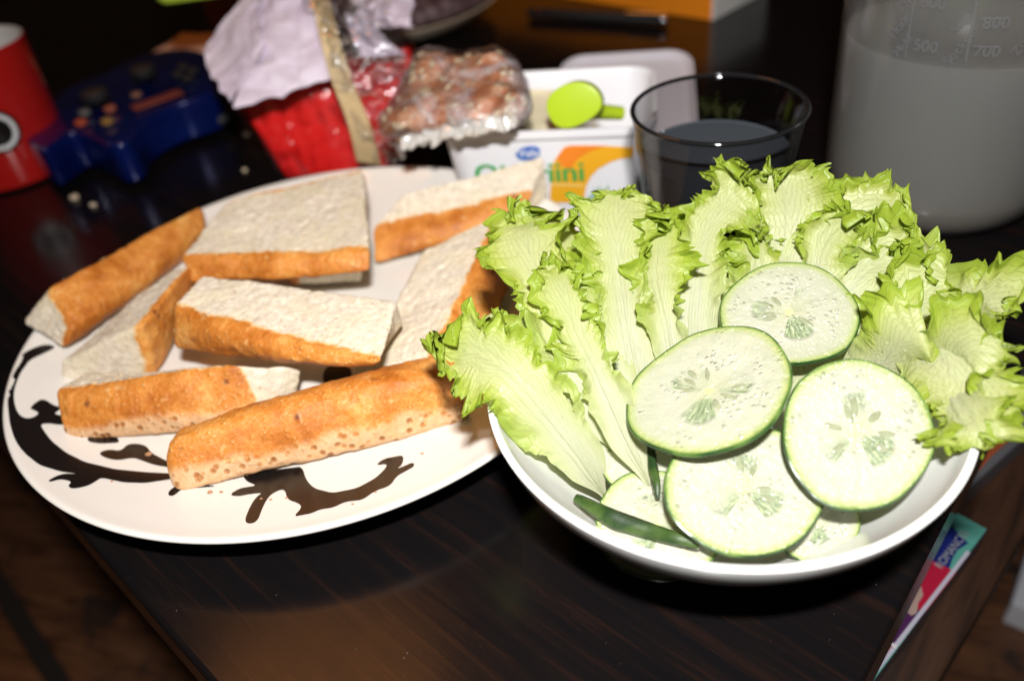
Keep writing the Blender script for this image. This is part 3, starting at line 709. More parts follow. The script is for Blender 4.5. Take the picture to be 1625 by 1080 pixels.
leaf('broad lettuce leaf draped down the right side of the bowl beside the rightmost slice', [(1430, 480, .050), (1490, 545, .058), (1530, 620, .059), (1530, 705, .055)], [9, 15, 14, 10], seed=345, cup=.1, frill=1.0)
leaf('soft lettuce leaf behind the top slice leaning to the right', [(1330, 560, .040), (1400, 470, .056), (1450, 430, .064), (1500, 450, .066)], [9, 15, 17, 13], seed=356, cup=.15)
leaf('pale lettuce leaf between the glass and the topmost cucumber slice', [(1175, 560, .034), (1195, 470, .052), (1215, 390, .064), (1235, 330, .072)], [8, 12, 15, 12], seed=367, cup=.2)
leaf('fine frilly lettuce leaf lying over the gap beside the left broad rib', [(1030, 770, .034), (950, 600, .056), (905, 500, .068), (870, 400, .076)], [4, 7, 11, 9], seed=378, frill=1.2, margin=.25, cup=.3)
leaf('slim lettuce leaf in front of the gap left of the smooth broad rib', [(1075, 640, .040), (1060, 520, .058), (1045, 430, .068), (1050, 350, .076)], [4, 6, 9, 8], seed=389, frill=1.2, margin=.25, cup=.3)
leaf('frilly lettuce leaf folded between the sharp tip and the topmost slice', [(1290, 500, .050), (1300, 430, .061), (1320, 380, .069), (1370, 345, .074)], [6, 9, 12, 9], seed=390, frill=1.2, margin=.25)
leaf('tiny curled lettuce leaf deep between the two tallest leaves', [(1075, 620, .030), (1072, 520, .044), (1078, 440, .055), (1084, 380, .062)], [6, 9, 12, 11], seed=301, frill=1.3, margin=.15)
leaf('tiny curled lettuce leaf between the narrow leaf and the tall pale one', [(960, 600, .036), (945, 500, .050), (925, 420, .061), (930, 360, .067)], [6, 9, 12, 11], seed=312, frill=1.3, margin=.15)
leaf('tangled frilly lettuce leaf at the far right over the dark table', [(1440, 560, .040), (1500, 500, .054), (1560, 490, .061), (1600, 520, .062)], [8, 12, 13, 9], seed=323, frill=1.3)
leaf('short frilly lettuce leaf edge peeping over the left rim of the bowl', [(850, 640, .046), (815, 560, .058), (775, 520, .062), (755, 500, .064)], [6, 8, 9, 8], seed=334, frill=1.2)
# ------------------------------------------------------------------ cucumber slices
def cuke(label, e, z0, a, b, th=.0017, rot=0, seed=0, seeds=True, irregular=.03):
    cx, cy, ea, eb, ang = e; ang = rad(ang)
    c0 = P(cx, cy, z0); n = np.array([-a, -b, 1.0]); n /= np.linalg.norm(n)
    K = 120; R_ = []; rng = np.random.RandomState(seed)
    ph = rng.rand(4)*6.28
    out = []
    for i in range(K):
        t_ = 2*math.pi*i/K; k_ = 1+irregular*(math.sin(2*t_+ph[0])*.5+math.sin(3*t_+ph[1])*.5+.25*math.sin(7*t_+ph[2]))
        x = cx+k_*(ea*math.cos(t_)*math.cos(ang)-eb*math.sin(t_)*math.sin(ang)); y = cy+k_*(ea*math.cos(t_)*math.sin(ang)+eb*math.sin(t_)*math.cos(ang))
        out.append(PL(x, y, c0, n))
    out = np.array(out); C = out.mean(0); D = out-C
    if np.dot(np.cross(D[0], D[30]), n) < 0: D = D[::-1]
    Rm = np.linalg.norm(D, axis=1).mean()
    root = empty('cucumber_slice', label, 'cucumber slice', C-n*th, 'cucumber slices in the bowl')
    # gently warped disc: top face rings
    rings = [0]+list(np.linspace(.06, .94, 22))+[.975]
    ax = D[0]/np.linalg.norm(D[0]); ay = np.cross(n, ax)
    def warp(p_): return p_+n*(.0009*noise(p_, 55, seed)+.00012*noise(p_, 400, seed+1)+.0010*(np.dot(p_-C, ax)/Rm)**2*(1 if seed % 2 else -1))[..., None]
    V = [C]; F = []; UV = [(0, 0)]
    for r_ in rings[1:]:
        for i in range(K):
            V.append(C+D[i]*r_); t_ = 2*math.pi*i/K+rot; UV.append((r_*math.cos(t_), r_*math.sin(t_)))
    nr = len(rings)-1
    F += [(0, 1+i, 1+(i+1) % K) for i in range(K)]
    for q in range(nr-1):
        for i in range(K):
            j = (i+1) % K; F.append((1+q*K+i, 1+(q+1)*K+i, 1+(q+1)*K+j, 1+q*K+j))
    V = np.array(V); top_ = warp(V)
    # underside
    m = len(V); bot = top_-n*th
    V2 = np.vstack([top_, bot]); F2 = F+[tuple(m+x for x in f[::-1]) for f in F]
    mesh('flesh', V2, F2, FLESH, root, uv=np.array(UV+UV))
    # skin ring, wrapped round the edge
    prof = [(.975, .0), (.992, -.00010), (1.0, -.00055), (1.003, -th*.5), (1.0, -th+.0005), (.985, -th)]
    V = []; F = []
    for r_, z_ in prof:
        ring = np.array([C+D[i]*r_ for i in range(K)]); V.append(warp(ring)+n*z_)
    V = np.vstack(V)
    for q in range(len(prof)-1):
        for i in range(K):
            j = (i+1) % K; F.append((q*K+i, (q+1)*K+i, (q+1)*K+j, q*K+j))
    mesh('skin', V, F, SKIN, root)
    if seeds:
        for lobe in range(3):
            base = 2*math.pi*lobe/3-rot
            for k_ in range(4):
                t_ = base+(k_-1.5)*.42+rng.uniform(-.12, .12); r_ = rng.uniform(.25, .37)*Rm
                if rng.rand() < .55: continue
                i = int((t_/(2*math.pi)*K) % K); d = D[i]/np.linalg.norm(D[i]); s2 = np.cross(n, d)
                c = warp((C+d*r_)[None])[0]+n*.00005
                ellipsoid('seed', c, [d*rng.uniform(.0020, .0032), s2*rng.uniform(.0007, .0011), n*.00022], SEED, root, n=12, m=6)
    # beads of water
    V = []; F = []
    for k_ in range(55):
        i = rng.randint(K); q = math.sqrt(rng.rand())*.93; p_ = warp((C+D[i]*q)[None])[0]
        if noise(p_*1.0, 90, seed+3) < -.05 and k_ > 15: continue
        r_ = rng.uniform(.00012, .00042); m = len(V)
        for a_ in range(4):
            ph_ = math.pi/2*a_/4
            for b_ in range(8):
                t_ = b_*math.pi/4; V.append(p_+(ax*math.cos(t_)+ay*math.sin(t_))*r_*math.cos(ph_)+n*(r_*.30*math.sin(ph_)-.00002))
        V.append(p_+n*r_*.30)
        F += [(m+a_*8+b_, m+a_*8+(b_+1) % 8, m+a_*8+8+(b_+1) % 8, m+a_*8+8+b_) for a_ in range(3) for b_ in range(8)]+[(m+24+b_, m+24+(b_+1) % 8, m+32) for b_ in range(8)]
    tag(mesh('water_droplets', V, F, WATER, root), kind='stuff')
    return root
cuke('cucumber slice pressed against the left inside of the bowl, partly under the large left slice', (1018, 716, 70, 72, -30), .036, .30, .35, seed=5, seeds=False)
cuke('cucumber slice low at the front left of the bowl behind the upright dark rind', (1045, 832, 104, 86, 12), .0315, .05, .20, seed=6, seeds=False)
cuke('cucumber slice half hidden at the lower right under the front slice', (1300, 830, 68, 60, -30), .030, .2, .3, seed=8, seeds=False)
cuke('wet cucumber slice at the bottom centre with bright flash glints', (1183, 778, 130, 104, 4), .0425, .0, .36, seed=3, rot=.5)
cuke('topmost cucumber slice at the back resting on lettuce with dark rind at left', (1254, 497, 112, 82, 6), .0580, .05, .28, seed=2, rot=1.2)
cuke('rightmost cucumber slice with dark grey-green seed chambers', (1360, 690, 122, 120, 25), .0540, .10, .50, seed=9, rot=.25)
cuke('large left cucumber slice with complete thin green rind in the middle of the salad', (1127, 622, 136, 96, -20), .0570, .26, .05, seed=1, rot=2.2, irregular=.04)
# slice standing on edge against the bowl wall, rind towards the camera
def standing(label, pa, pb, zc, hgt, seed, lean):
    A, B = P(*pa), P(*pb); d = B-A; Lh = np.linalg.norm(d)/2; d /= 2*Lh; C = (A+B)/2
    K = 60; n = np.cross(d, np.array([0, 0, 1.0])); n /= np.linalg.norm(n); up = np.cross(n, d); up = up*math.cos(lean)+n*math.sin(lean); n = np.cross(d, up); n *= np.sign(np.dot(n, C-EYE))
    root = empty('cucumber_slice', label, 'cucumber slice', C, 'cucumber slices in the bowl')
    t_ = np.linspace(0, math.pi, K); arc = np.stack([C+d*Lh*math.cos(q)-n*0+up*(-hgt*math.sin(q)) for q in t_])
    th = .0034; off = -up*0+n*th
    V = np.vstack([arc, arc+off]); F = [(i, i+1, K+i+1, K+i) for i in range(K-1)]
    mesh('skin', V, F, SKIN, root)
    C1, C2 = C, C+off
    V = np.vstack([arc, C1[None], arc+off, C2[None]]); k2 = K+1
    F = [(i, K, i+1) for i in range(K-1)]+[(k2+i+1, k2+K, k2+i) for i in range(K-1)]+[(0, k2, k2+K, K), (K, k2+K, k2+K-1, K-1)]
    mesh('flesh', V, F, FLESH, root, uv=np.full((len(V), 2), .5))
# thin rinds seen edge-on
def rindbar(label, px, r, seed):
    pts = catmull([P(*q) for q in px], 40); root = empty('cucumber_slice', label, 'cucumber slice', pts[20], 'cucumber slices in the bowl')
    T = np.gradient(pts, axis=0); T /= np.linalg.norm(T, axis=1)[:, None]
    up = EYE-pts; up -= T*np.sum(up*T, 1)[:, None]; up /= np.linalg.norm(up, axis=1)[:, None]; sd = np.cross(T, up)
    hw = r[0]*np.sin(np.linspace(.25, math.pi-.12, 40))**.5; dep = r[1]
    prof = [(-1, -.2), (-.75, .3), (0, .5), (.75, .3), (1, -.2)]
    V = np.vstack([pts+sd*(hw*a)[:, None]+up*(hw*b)[:, None] for a, b in prof]); F = []
    for q in range(4):
        F += [(q*40+i, q*40+i+1, (q+1)*40+i+1, (q+1)*40+i) for i in range(39)]
    V = V+nvec(V, 200, seed)*.0004
    mesh('skin', V, F, SKIND, root)
    e1 = pts-sd*hw[:, None]-up*(hw*.2)[:, None]; e2 = pts+sd*hw[:, None]-up*(hw*.2)[:, None]
    bow = np.sin(np.linspace(0, math.pi, 40))[:, None]*dep
    V = np.vstack([e1, e1-up*bow, e2-up*bow, e2]); F = []
    for q in range(3): F += [(q*40+i, q*40+i+1, (q+1)*40+i+1, (q+1)*40+i) for i in range(39)]
    mesh('flesh', V, F, FLESH, root, uv=np.full((len(V), 2), .5))
rindbar('cucumber slice standing on edge with dark rind and white glints along the front bowl wall', [(912, 788, .0345), (965, 818, .0335), (1030, 842, .033), (1110, 866, .034)], (.0027, .006), 3)
rindbar('narrow cucumber slice on edge below the large left slice showing a dark green sliver', [(1032, 700, .043), (1037, 740, .040), (1044, 790, .037)], (.0014, .004), 4)

# ------------------------------------------------------------------ drinking glass
GC = (.0984, .3124)
gl = empty('drinking_glass', 'smoky dark tumbler of cloudy drink behind the lettuce', 'glass', (GC[0], GC[1], 0))
lathe('glass_body', [(0, .0005), (.0255, .0005), (.0270, .002), (.0300, .035), (.0360, .0842), (.03655, .0853), (.03615, .0860), (.0352, .0855), (.0346, .0842), (.0284, .035), (.0252, .0085), (.0235, .0065), (0, .006)], (GC[0], GC[1], 0), SMOKE, gl, n=128)
RIMG = NT('dark_glass_rim'); RIMG.bsdf(Base__Color=(.010, .010, .011), Roughness=.06, Specular__IOR__Level=.6)
lathe('glass_rim', [(.0356+.0011*math.cos(q), .0856+.0009*math.sin(q)) for q in np.linspace(0, 2*math.pi, 13)], (GC[0], GC[1], 0), RIMG.m, gl, n=128)
dr = lathe('cloudy_drink', [(0, .0069), (.0230, .0075), (.0247, .0095), (.0279, .035), (.0316, .0660), (.0311, .0654), (0, .0652)], (GC[0], GC[1], 0), DRINK, None, n=96)
tag(dr, 'dark bluish cloudy drink inside the smoky glass', 'drink')

# ------------------------------------------------------------------ measuring jug
JC = (.2270, .3565)
jug = empty('measuring_jug', 'translucent plastic measuring jug of cloudy liquid at the right edge', 'jug', (JC[0], JC[1], 0))
jp = [(0, .0010), (.036, .0010), (.0375, .0005), (.0405, .0020), (.0470, .0075), (.0515, .0165), (.0528, .030), (.0550, .10), (.0572, .160), (.0587, .1605), (.0587, .1590)]
outer = catmull(jp[3:9], 40)
inner = [(r-.0012, z) for r, z in outer[::-1]]
lathe('jug_body', [jp[0], jp[1], jp[2]]+[tuple(q) for q in outer]+[(.0592, .1612), (.0586, .1620)]+[tuple(q) for q in inner]+[(.039, .0035), (0, .0030)], (JC[0], JC[1], 0), JUGM, jug, n=128)
def jr(z): return float(np.interp(z, outer[:, 1], outer[:, 0]))
lz = [z for z in np.linspace(.006, .0885, 24)]
lq = lathe('cloudy_liquid', [(0, .0045), (.036, .0047)]+[(jr(z)-.0021, z) for z in lz]+[(jr(.0885)-.0027, .0881), (0, .0881)], (JC[0], JC[1], 0), CLOUD, None, n=128)
tag(lq, 'grey cloudy liquid filling the lower part of the measuring jug', 'liquid')
def fontmesh(txt, size, ext=0.0):
    cu = bpy.data.curves.new('txt', 'FONT'); cu.body = txt; cu.size = size; cu.extrude = ext; cu.resolution_u = 4
    ob = bpy.data.objects.new('txt', cu); COL.objects.link(ob); bpy.context.view_layer.update()
    me = bpy.data.meshes.new_from_object(ob.evaluated_get(bpy.context.evaluated_depsgraph_get()))
    V = np.array([tuple(v.co) for v in me.vertices]); F = [list(q.vertices) for q in me.polygons]
    bpy.data.objects.remove(ob); bpy.data.curves.remove(cu); bpy.data.meshes.remove(me); return V, F
EMB = plain('embossed_plastic', (.13, .132, .135), .2)
def jangle(x, y, z):      # angle round the jug and height of a sight line on its near side
    d = ray(x, y); best = None
    for k in range(200):
        t_ = .2+.0022*k; q = EYE+d*t_
        if np.hypot(q[0]-JC[0], q[1]-JC[1]) < jr(min(max(q[2], .003), .158)): best = q; break
    return math.atan2(best[1]-JC[1], best[0]-JC[0]), best[2]
def jugtext(txt, x, y, size, rot=0):
    a0, z0 = jangle(x, y, 0); V, F = fontmesh(txt, size, .00025); c, s = math.cos(rot), math.sin(rot)
    out = []
    for a, b, e in V:
        a, b = a*c-b*s, a*s+b*c; z = z0+b; r_ = jr(z)+.0002+e; th = a0+a/r_; out.append((JC[0]+r_*math.cos(th), JC[1]+r_*math.sin(th), z))
    mesh('embossed_text', out, F, EMB, jug, smooth=False)
jugtext('600', 1462, 10, 0.0066); jugtext('500', 1450, 78, 0.0066); jugtext('800', 1556, 42, 0.0066); jugtext('700', 1542, 88, 0.0066)
jugtext('Mjöl', 1432, 18, 0.0059, rad(62)); jugtext('Flour', 1422, 62, 0.0055, rad(60)); jugtext('Mehl', 1428, 90, 0.0051, rad(60))
jugtext('Socker', 1508, 102, 0.0055, rad(62)); jugtext('Sugar', 1520, 52, 0.0051, rad(62)); jugtext('Zucker', 1612, 90, 0.0055, rad(62))
for (x0, y0, x1, y1, wd) in [(1453, 0, 1440, 88, .0003), (1551, 0, 1532, 98, .0003)]:
    (a, za), (b, zb) = jangle(x0, y0, 0), jangle(x1, y1, 0); V = []
    for k in range(12):
        f_ = k/11; th = a+(b-a)*f_; z = za+(zb-za)*f_; r_ = jr(z)+.0003
        for s in (-1, 1): V.append((JC[0]+r_*math.cos(th+s*wd/r_), JC[1]+r_*math.sin(th+s*wd/r_), z))
    mesh('scale_line', V, [(2*k, 2*k+1, 2*k+3, 2*k+2) for k in range(11)], EMB, jug)
for (x, y) in [(1543, 72), (1556, 26)]:
    a, z = jangle(x, y, 0); V = []
    for k in range(8):
        th = a+k/7*.16; r_ = jr(z)+.0003
        V += [(JC[0]+r_*math.cos(th), JC[1]+r_*math.sin(th), z-.0003), (JC[0]+r_*math.cos(th), JC[1]+r_*math.sin(th), z+.0003)]
    mesh('scale_tick', V, [(2*k, 2*k+2, 2*k+3, 2*k+1) for k in range(7)], EMB, jug)

# ------------------------------------------------------------------ butter tub, butter, knife, lid
tx = np.array([.976, -.218, 0]); ty = np.array([.218, .976, 0]); TO = np.array([.0385, .4205, 0])
tub = empty('butter_tub', 'open white plastic butter tub with green lettering and orange print', 'tub', TO)
rloft('tub_body', [(.048, .0350, .012, .0005), (.0495, .0365, .012, .002), (.0550, .0405, .013, .0505), (.0570, .0425, .0145, .0508), (.0574, .0429, .0148, .0520), (.0572, .0427, .0146, .0552), (.0555, .0410, .0138, .0553), (.0535, .0390, .0125, .0520), (.0475, .0345, .011, .004)], tx, ty, Zv, TO, WHITEP, tub, cap0=True, cap1=True)
# front face plane for the print
q0 = TO-ty*.0366+Zv*.002; q1 = TO-ty*.0406+Zv*.0505
fup = (q1-q0)/np.linalg.norm(q1-q0); fn = np.cross(tx, fup); fn *= -np.sign(np.dot(fn, ty))
fo_ = q0+fn*.0003
def face2(x, y):
    q = PL(x, y, fo_, fn)-fo_; return np.dot(q, tx), np.dot(q, fup)
def facedecal(name, px, mat, lift, n=0):
    pts = [face2(*q) for q in px]
    if n: pts = [tuple(q) for q in catmull(np.array(pts+[pts[0]]), n)[:-1]]
    m = len(pts); return mesh(name, [fo_+tx*a+fup*b+fn*lift for a, b in pts], [list(range(m))], mat, tub, smooth=False)
GREEN = plain('green_ink', (.035, .36, .075), .4); YEL = plain('yellow_ink', (.85, .42, .02), .4); ORG = plain('orange_ink', (.86, .24, .015), .4); BLUE = plain('blue_ink', (.02, .13, .50), .4); DGREEN = plain('plant_ink', (.02, .28, .12), .4)
facedecal('yellow_print', [(883, 250), (895, 234), (905, 231), (950, 231), (1006, 234), (1004, 250), (985, 252), (968, 258), (950, 268), (938, 280), (930, 296), (926, 322), (872, 322), (874, 290), (876, 262)], YEL, .0)
facedecal('orange_print', [(883, 250), (895, 234), (905, 231), (962, 231), (935, 240), (915, 253), (905, 268), (890, 262)], ORG, .0003)
facedecal('yellow_stripe', [(874, 291), (925, 293), (925, 295), (874, 293)], plain('cream_ink', (.85, .75, .3), .4), .0003)
facedecal('blue_oval', [(818, 245), (824, 237), (838, 232), (852, 233), (858, 240), (853, 249), (838, 254), (824, 252)], BLUE, .0003, 32)
for (x, y, w_, h_) in [(943, 312, 7, 16), (950, 318, 9, 26), (957, 316, 8, 20), (964, 318, 9, 28), (936, 318, 8, 10), (971, 318, 7, 16)]:
    facedecal('plant_print', [(x-w_/2, y), (x-w_/5, y-h_*.6), (x+2, y-h_), (x+w_/5, y-h_*.5), (x+w_/2, y)], DGREEN, .0003)
def facetext(txt, x, y, size, mat, lift=.0006, bold=0):
    a0, b0 = face2(x, y); V, F = fontmesh(txt, size)
    mesh('lettering', [fo_+tx*(a0+a)+fup*(b0+b)+fn*lift for a, b, c in V], F, mat, tub, smooth=False)
    if bold: mesh('lettering', [fo_+tx*(a0+a+bold)+fup*(b0+b)+fn*(lift+.0001) for a, b, c in V], F, mat, tub, smooth=False)
facetext('Oivariini', 754, 291, .0172, GREEN, bold=.0009)
facetext('Valio', 823, 248, .0062, plain('white_ink', (.85, .85, .85), .4), bold=.0002)
# butter mass
BUT = plain('butter', (.88, .80, .55), .4, Subsurface__Weight=.2, Subsurface__Radius=(.004, .003, .001))
C_ = [TO+tx*a+ty*b+Zv*z for a, b, z in ((-.045, -.032, .006), (.030, -.031, .006), (.030, .031, .006), (-.045, .032, .006), (-.050, -.036, .046), (.020, -.034, .044), (.016, .034, .046), (-.050, .037, .051))]
Cc, Ff, ss, LL = hexa(C_, .0016, .004); Vv_ = trilin(Cc, ss); Vv_ = Vv_+nvec(Vv_, 70, 3)*.0035*sstep(.3, .9, ss[:, 2:3])*sstep(0, .12, ss[:, 0:1])*sstep(1, .88, ss[:, 0:1])*sstep(0, .12, ss[:, 1:2])*sstep(1, .88, ss[:, 1:2])
tag(mesh('butter', Vv_, Ff, BUT), 'pale yellow butter left in the open white tub', 'butter')
# knife: lime green paddle handle whose end rises over the tub's front rim
LIME = plain('lime_plastic', (.42, .58, .02), .3); LIMED = plain('lime_plastic_shade', (.40, .52, .03), .35)
kn = empty('butter_knife', 'lime green plastic butter knife resting in the butter tub', 'knife', P(905, 165, .062))
he = P(908, 160, .066); ht = P(985, 196, .056)+ty*.018
kd = ht-he; kd /= np.linalg.norm(kd)
hx_ = RGT*.96-UPV*.12; hx_ -= FWD*np.dot(hx_, FWD); hx_ /= np.linalg.norm(hx_)
hy_ = np.cross(FWD, hx_); nn_ = 22
hpts = []
for i in range(40):
    t_ = 2*math.pi*i/40; hpts.append((.0140*math.cos(t_)*(1+.12*math.cos(t_)), .0085*math.sin(t_)*(1+.1*math.sin(2*t_))))
k1 = np.array([.93, -.25, .10]); k1 /= np.linalg.norm(k1); k3 = np.array([.05, -.93, .30]); k3 -= k1*np.dot(k1, k3); k3 /= np.linalg.norm(k3); k2 = np.cross(k3, k1)
prism('handle', hpts, -.0062, .0050, LIME, kn, bev=.0018, seg=4, X=k1, Y=k2*1.25, Z=k3, O=P(908, 166, .066))
tube('shaft', [P(925, 180, .060)+ty*.004, P(950, 190, .054)+ty*.010, P(985, 200, .050)+ty*.016], [.005, .0042, .0036], LIME, kn)
# lid
lid = empty('tub_lid', 'translucent white lid standing propped behind the butter tub', 'lid', P(960, 110, .01))
lc = np.array([.096, .505, .012]); lx = np.array([.98, -.20, 0]); lx /= np.linalg.norm(lx); ly = np.array([.18, .93, .26]); ly -= lx*np.dot(lx, ly); ly /= np.linalg.norm(ly); lz_ = np.cross(lx, ly)
LIDM = plain('lid_plastic', (.62, .58, .62), .3)
rloft('lid_panel', [(.036, .036, .012, .0), (.0405, .0405, .014, .0), (.0435, .0435, .016, .0035), (.0450, .0450, .017, .0035), (.0450, .0450, .017, .0065), (.0438, .0438, .0163, .0065), (.0415, .0415, .0150, .0018), (.036, .036, .012, .0015)], lx, ly, lz_, lc, LIDM, lid, cap0=True, cap1=True)

# ------------------------------------------------------------------ wrapped seeded bun
bc = [P(594, 230, .052), P(834, 208, .060), P(838, 140, .060), P(630, 150, .050), P(590, 200, .066), P(836, 178, .074), P(812, 64, .090), P(684, 66, .088)]
bun = empty('wrapped_bread', 'seeded brown bread chunk in crinkled clear film beside the butter tub', 'wrapped bread', P(720, 200, .05))
def mk_bun():
    t = NT('seeded_crust'); o = t.obj(); n = t.noise(o, 70, 4); v = t.voro(o, 130); v2 = t.voro(o, 95, 'DISTANCE_TO_EDGE')
    c = t.ramp(n, [(.3, (.30, .10, .045)), (.5, (.48, .19, .09)), (.7, (.62, .32, .17))])
    c = t.mix(t.ramp(v, [(.18, .85), (.36, 0)]), c, (.66, .52, .34)); c = t.mix(t.ramp(v2, [(.0, .5), (.09, 0)]), c, (.62, .5, .38))
    t.bsdf(Base__Color=c, Roughness=.55, Normal=t.bump(t.ramp(v, [(.1, 1), (.4, 0)]), .8, .002)); return t.m
BUNM = mk_bun()
Cc, Ff, ss, LL = hexa(bc, .0014, .0155); Vb = trilin(Cc, ss); Nb = vnormals(Vb, Ff)
if np.mean(np.sum(Nb*(Vb-Vb.mean(0)), 1)) < 0: Ff = Ff[:, ::-1]; Nb = -Nb
Vb = Vb+nvec(Vb, 60, 4)*.003+nvec(Vb, 140, 5)*.0014
mesh('crust', Vb, Ff, BUNM, bun)
OAT = plain('oat_flake', (.70, .58, .38), .7)
rs = random.Random(3)
for i in range(90):
    k = rs.randrange(len(Vb)); 
    if ss[k][2] < .6: continue
    n_ = Nb[k]; a = np.cross(n_, [0.3, .9, .2]); a /= np.linalg.norm(a); b = np.cross(n_, a); t_ = rs.uniform(0, 3.14); d1 = a*math.cos(t_)+b*math.sin(t_); d2 = np.cross(n_, d1)
    ellipsoid('oat_flake', Vb[k]+n_*.0008, [d1*rs.uniform(.002, .004), d2*.0015, n_*.0009], OAT, bun, n=9, m=5)
Nb = vnormals(Vb, Ff)
BF = mk_film('bun_film', .50, 110)
Vf = Vb+Nb*.0024+nvec(Vb, 110, 9)*.0018+nvec(Vb, 420, 10)*.0005
mesh('film', Vf, Ff, BF, bun)
# bunched shiny film hem along the lower front edge
hm = catmull([P(640, 226, .056), P(690, 214, .060), P(750, 202, .066), P(800, 196, .068), P(818, 190, .070)], 60)
V = []; m_ = 14
for i, c in enumerate(hm):
    for j in range(m_):
        t_ = 2*math.pi*j/m_; V.append(c+UPV*.0045*math.sin(t_)*(.55+.45*math.sin(i*.05+.3))-FWD*.0026*math.cos(t_))
V = np.array(V); V = V+nvec(V, 330, 12)*.0022+nvec(V, 900, 13)*.0006
F = [(i*m_+j, i*m_+(j+1) % m_, (i+1)*m_+(j+1) % m_, (i+1)*m_+j) for i in range(59) for j in range(m_)]
HEM = NT('bunched_film'); HEM.bsdf(Base__Color=(.72, .70, .66), Roughness=.18, Transmission__Weight=.3, Specular__IOR__Level=.8)
mesh('film_hem', V, F, HEM.m, bun)

# ------------------------------------------------------------------ red packet in clear plastic
rp = empty('red_packet', 'red pleated packet in clear plastic behind the plate', 'packet', P(520, 262, 0))
rc = [P(452, 290, .001), P(622, 274, .001), P(622, 266, .001)+np.array([.02, .055, 0]), P(455, 282, .001)+np.array([.02, .06, 0]), P(374, 158, .055), P(662, 108, .060), P(650, 70, .070), P(385, 120, .062)]
Cc, Ff, ss, LL = hexa(rc, .0018, .004); Vr = trilin(Cc, ss); Nr = vnormals(Vr, Ff)
if np.mean(np.sum(Nr*(Vr-Vr.mean(0)), 1)) < 0: Ff = Ff[:, ::-1]; Nr = -Nr
ple = np.abs(((ss[:, 0]*9+.6*noise(Vr, 25, 2)) % 1)-.5)*2
Vr = Vr+Nr*(.0006*ple**2*sstep(.0, .2, ss[:, 2]))[:, None]+nvec(Vr, 24, 7)*.0016
mesh('red_sleeve', Vr, Ff, RIBPAP, rp)
mesh('plastic_wrap', Vr+Nr*.004+nvec(Vr, 45, 15)*.003+nvec(Vr, 170, 16)*.0010, Ff, FILM, rp)
# crumpled white paper
def sheet(name, pts, mat, parent, nu=70, nv=70, amp=.006, seed=0, f=35):
    A, B, C, D = [np.array(q) for q in pts]; V = []
    u = np.linspace(0, 1, nu)[:, None, None]; v = np.linspace(0, 1, nv)[None, :, None]
    q = (1-u)*(1-v)*A+u*(1-v)*B+u*v*C+(1-u)*v*D
    q = q+nvec(q, f, seed)*amp+(np.abs(nvec(q, f*2.2, seed+1))-.3)*amp*.7+nvec(q, f*5, seed+2)*amp*.12
    idx = np.arange(nu*nv).reshape(nu, nv); F = np.stack([idx[:-1, :-1], idx[1:, :-1], idx[1:, 1:], idx[:-1, 1:]], -1).reshape(-1, 4)
    return mesh(name, q.reshape(-1, 3), F, mat, parent)
ww = empty('crumpled_paper', 'crumpled white paper tucked over the top of the red packet', 'paper', P(450, 100, .06))
sheet('paper_sheet', [P(405, -30, .105), P(505, -30, .110), P(533, 118, .070), P(368, 172, .065)], PAPER, ww, seed=1, amp=.0050)
sheet('paper_fold', [P(405, -20, .105), P(420, 60, .090), P(372, 170, .062), P(328, 78, .080)], PAPER, ww, seed=4, amp=.0050)
sheet('paper_flap', [P(548, -40, .100), P(632, -30, .095), P(664, 44, .084), P(560, 70, .078)], PAPER, ww, seed=7, amp=.0050)
sheet('paper_flap', [P(548, 20, .095), P(600, 50, .082), P(640, 88, .070), P(580, 96, .072)], PAPER, ww, seed=9, amp=.0030)
TAN = plain('pale_wood', (.62, .46, .24), .6)
st = empty('wooden_spatula', 'pale flat wooden spatula standing in front of the red packet', 'spatula', P(590, 250, .01))
sp_ = [P(500, -40, .112), P(520, 40, .094), P(545, 130, .068), P(572, 200, .042), P(588, 262, .014)]
pts = catmull(sp_, 30); V = []
for i, c in enumerate(pts):
    hw_ = .0052+.0022*(i/29); s_ = RGT*.98-UPV*.15
    for a, b in ((-1, 1), (1, 1), (1, -1), (-1, -1)): V.append(c+s_*hw_*a-FWD*.0012*b-FWD*.004)
F = [(i*4+j, i*4+(j+1) % 4, (i+1)*4+(j+1) % 4, (i+1)*4+j) for i in range(29) for j in range(4)]+[(3, 2, 1, 0), (116, 117, 118, 119)]
mesh('blade', V, F, TAN, st, smooth=False)
cb = empty('clear_plastic_bag', 'loose crinkled clear plastic bag with bright glints around the spatula', 'plastic bag', P(590, 150, .05))
sheet('bag_film', [P(470, -30, .122), P(600, -30, .115), P(655, 130, .068), P(540, 150, .070)], FILM, cb, nu=110, nv=110, amp=.007, seed=21, f=60)
sheet('bag_film', [P(540, 90, .082), P(650, 90, .075), P(650, 240, .032), P(590, 262, .020)], FILM, cb, nu=110, nv=110, amp=.006, seed=25, f=60)
bxb = empty('brown_box', 'reddish brown carton standing behind the white crumpled paper', 'box', P(350, 60, 0))
bo = P(345, 130, .0)+np.array([.035, .02, 0])
BRN = plain('brown_card', (.22, .065, .02), .6)
prism('carton', [(-.045, 0), (.075, 0), (.075, .05), (-.045, .05)], 0, .10, BRN, bxb, bev=.001, seg=1, smooth=False, X=tx, Y=ty, Z=Zv, O=P(385, 140, 0)+np.array([.0, .10, 0]))
# lime green container at the top edge
lg = empty('lime_container', 'lime green plastic container edge at the top left above the brown carton', 'container', P(300, 18, .095))
lgc = P(318, -30, .112); 
rloft('container_body', [(.034, .024, .008, -.018), (.036, .026, .009, -.015), (.038, .028, .010, .020), (.036, .026, .009, .020)], tx*.97+ty*.24, ty*.97-tx*.24, Zv, P(312, -8, .100)+np.array([.006, .028, .014]), plain('lime_box', (.42, .55, .05), .4), lg, cap0=True, cap1=True)

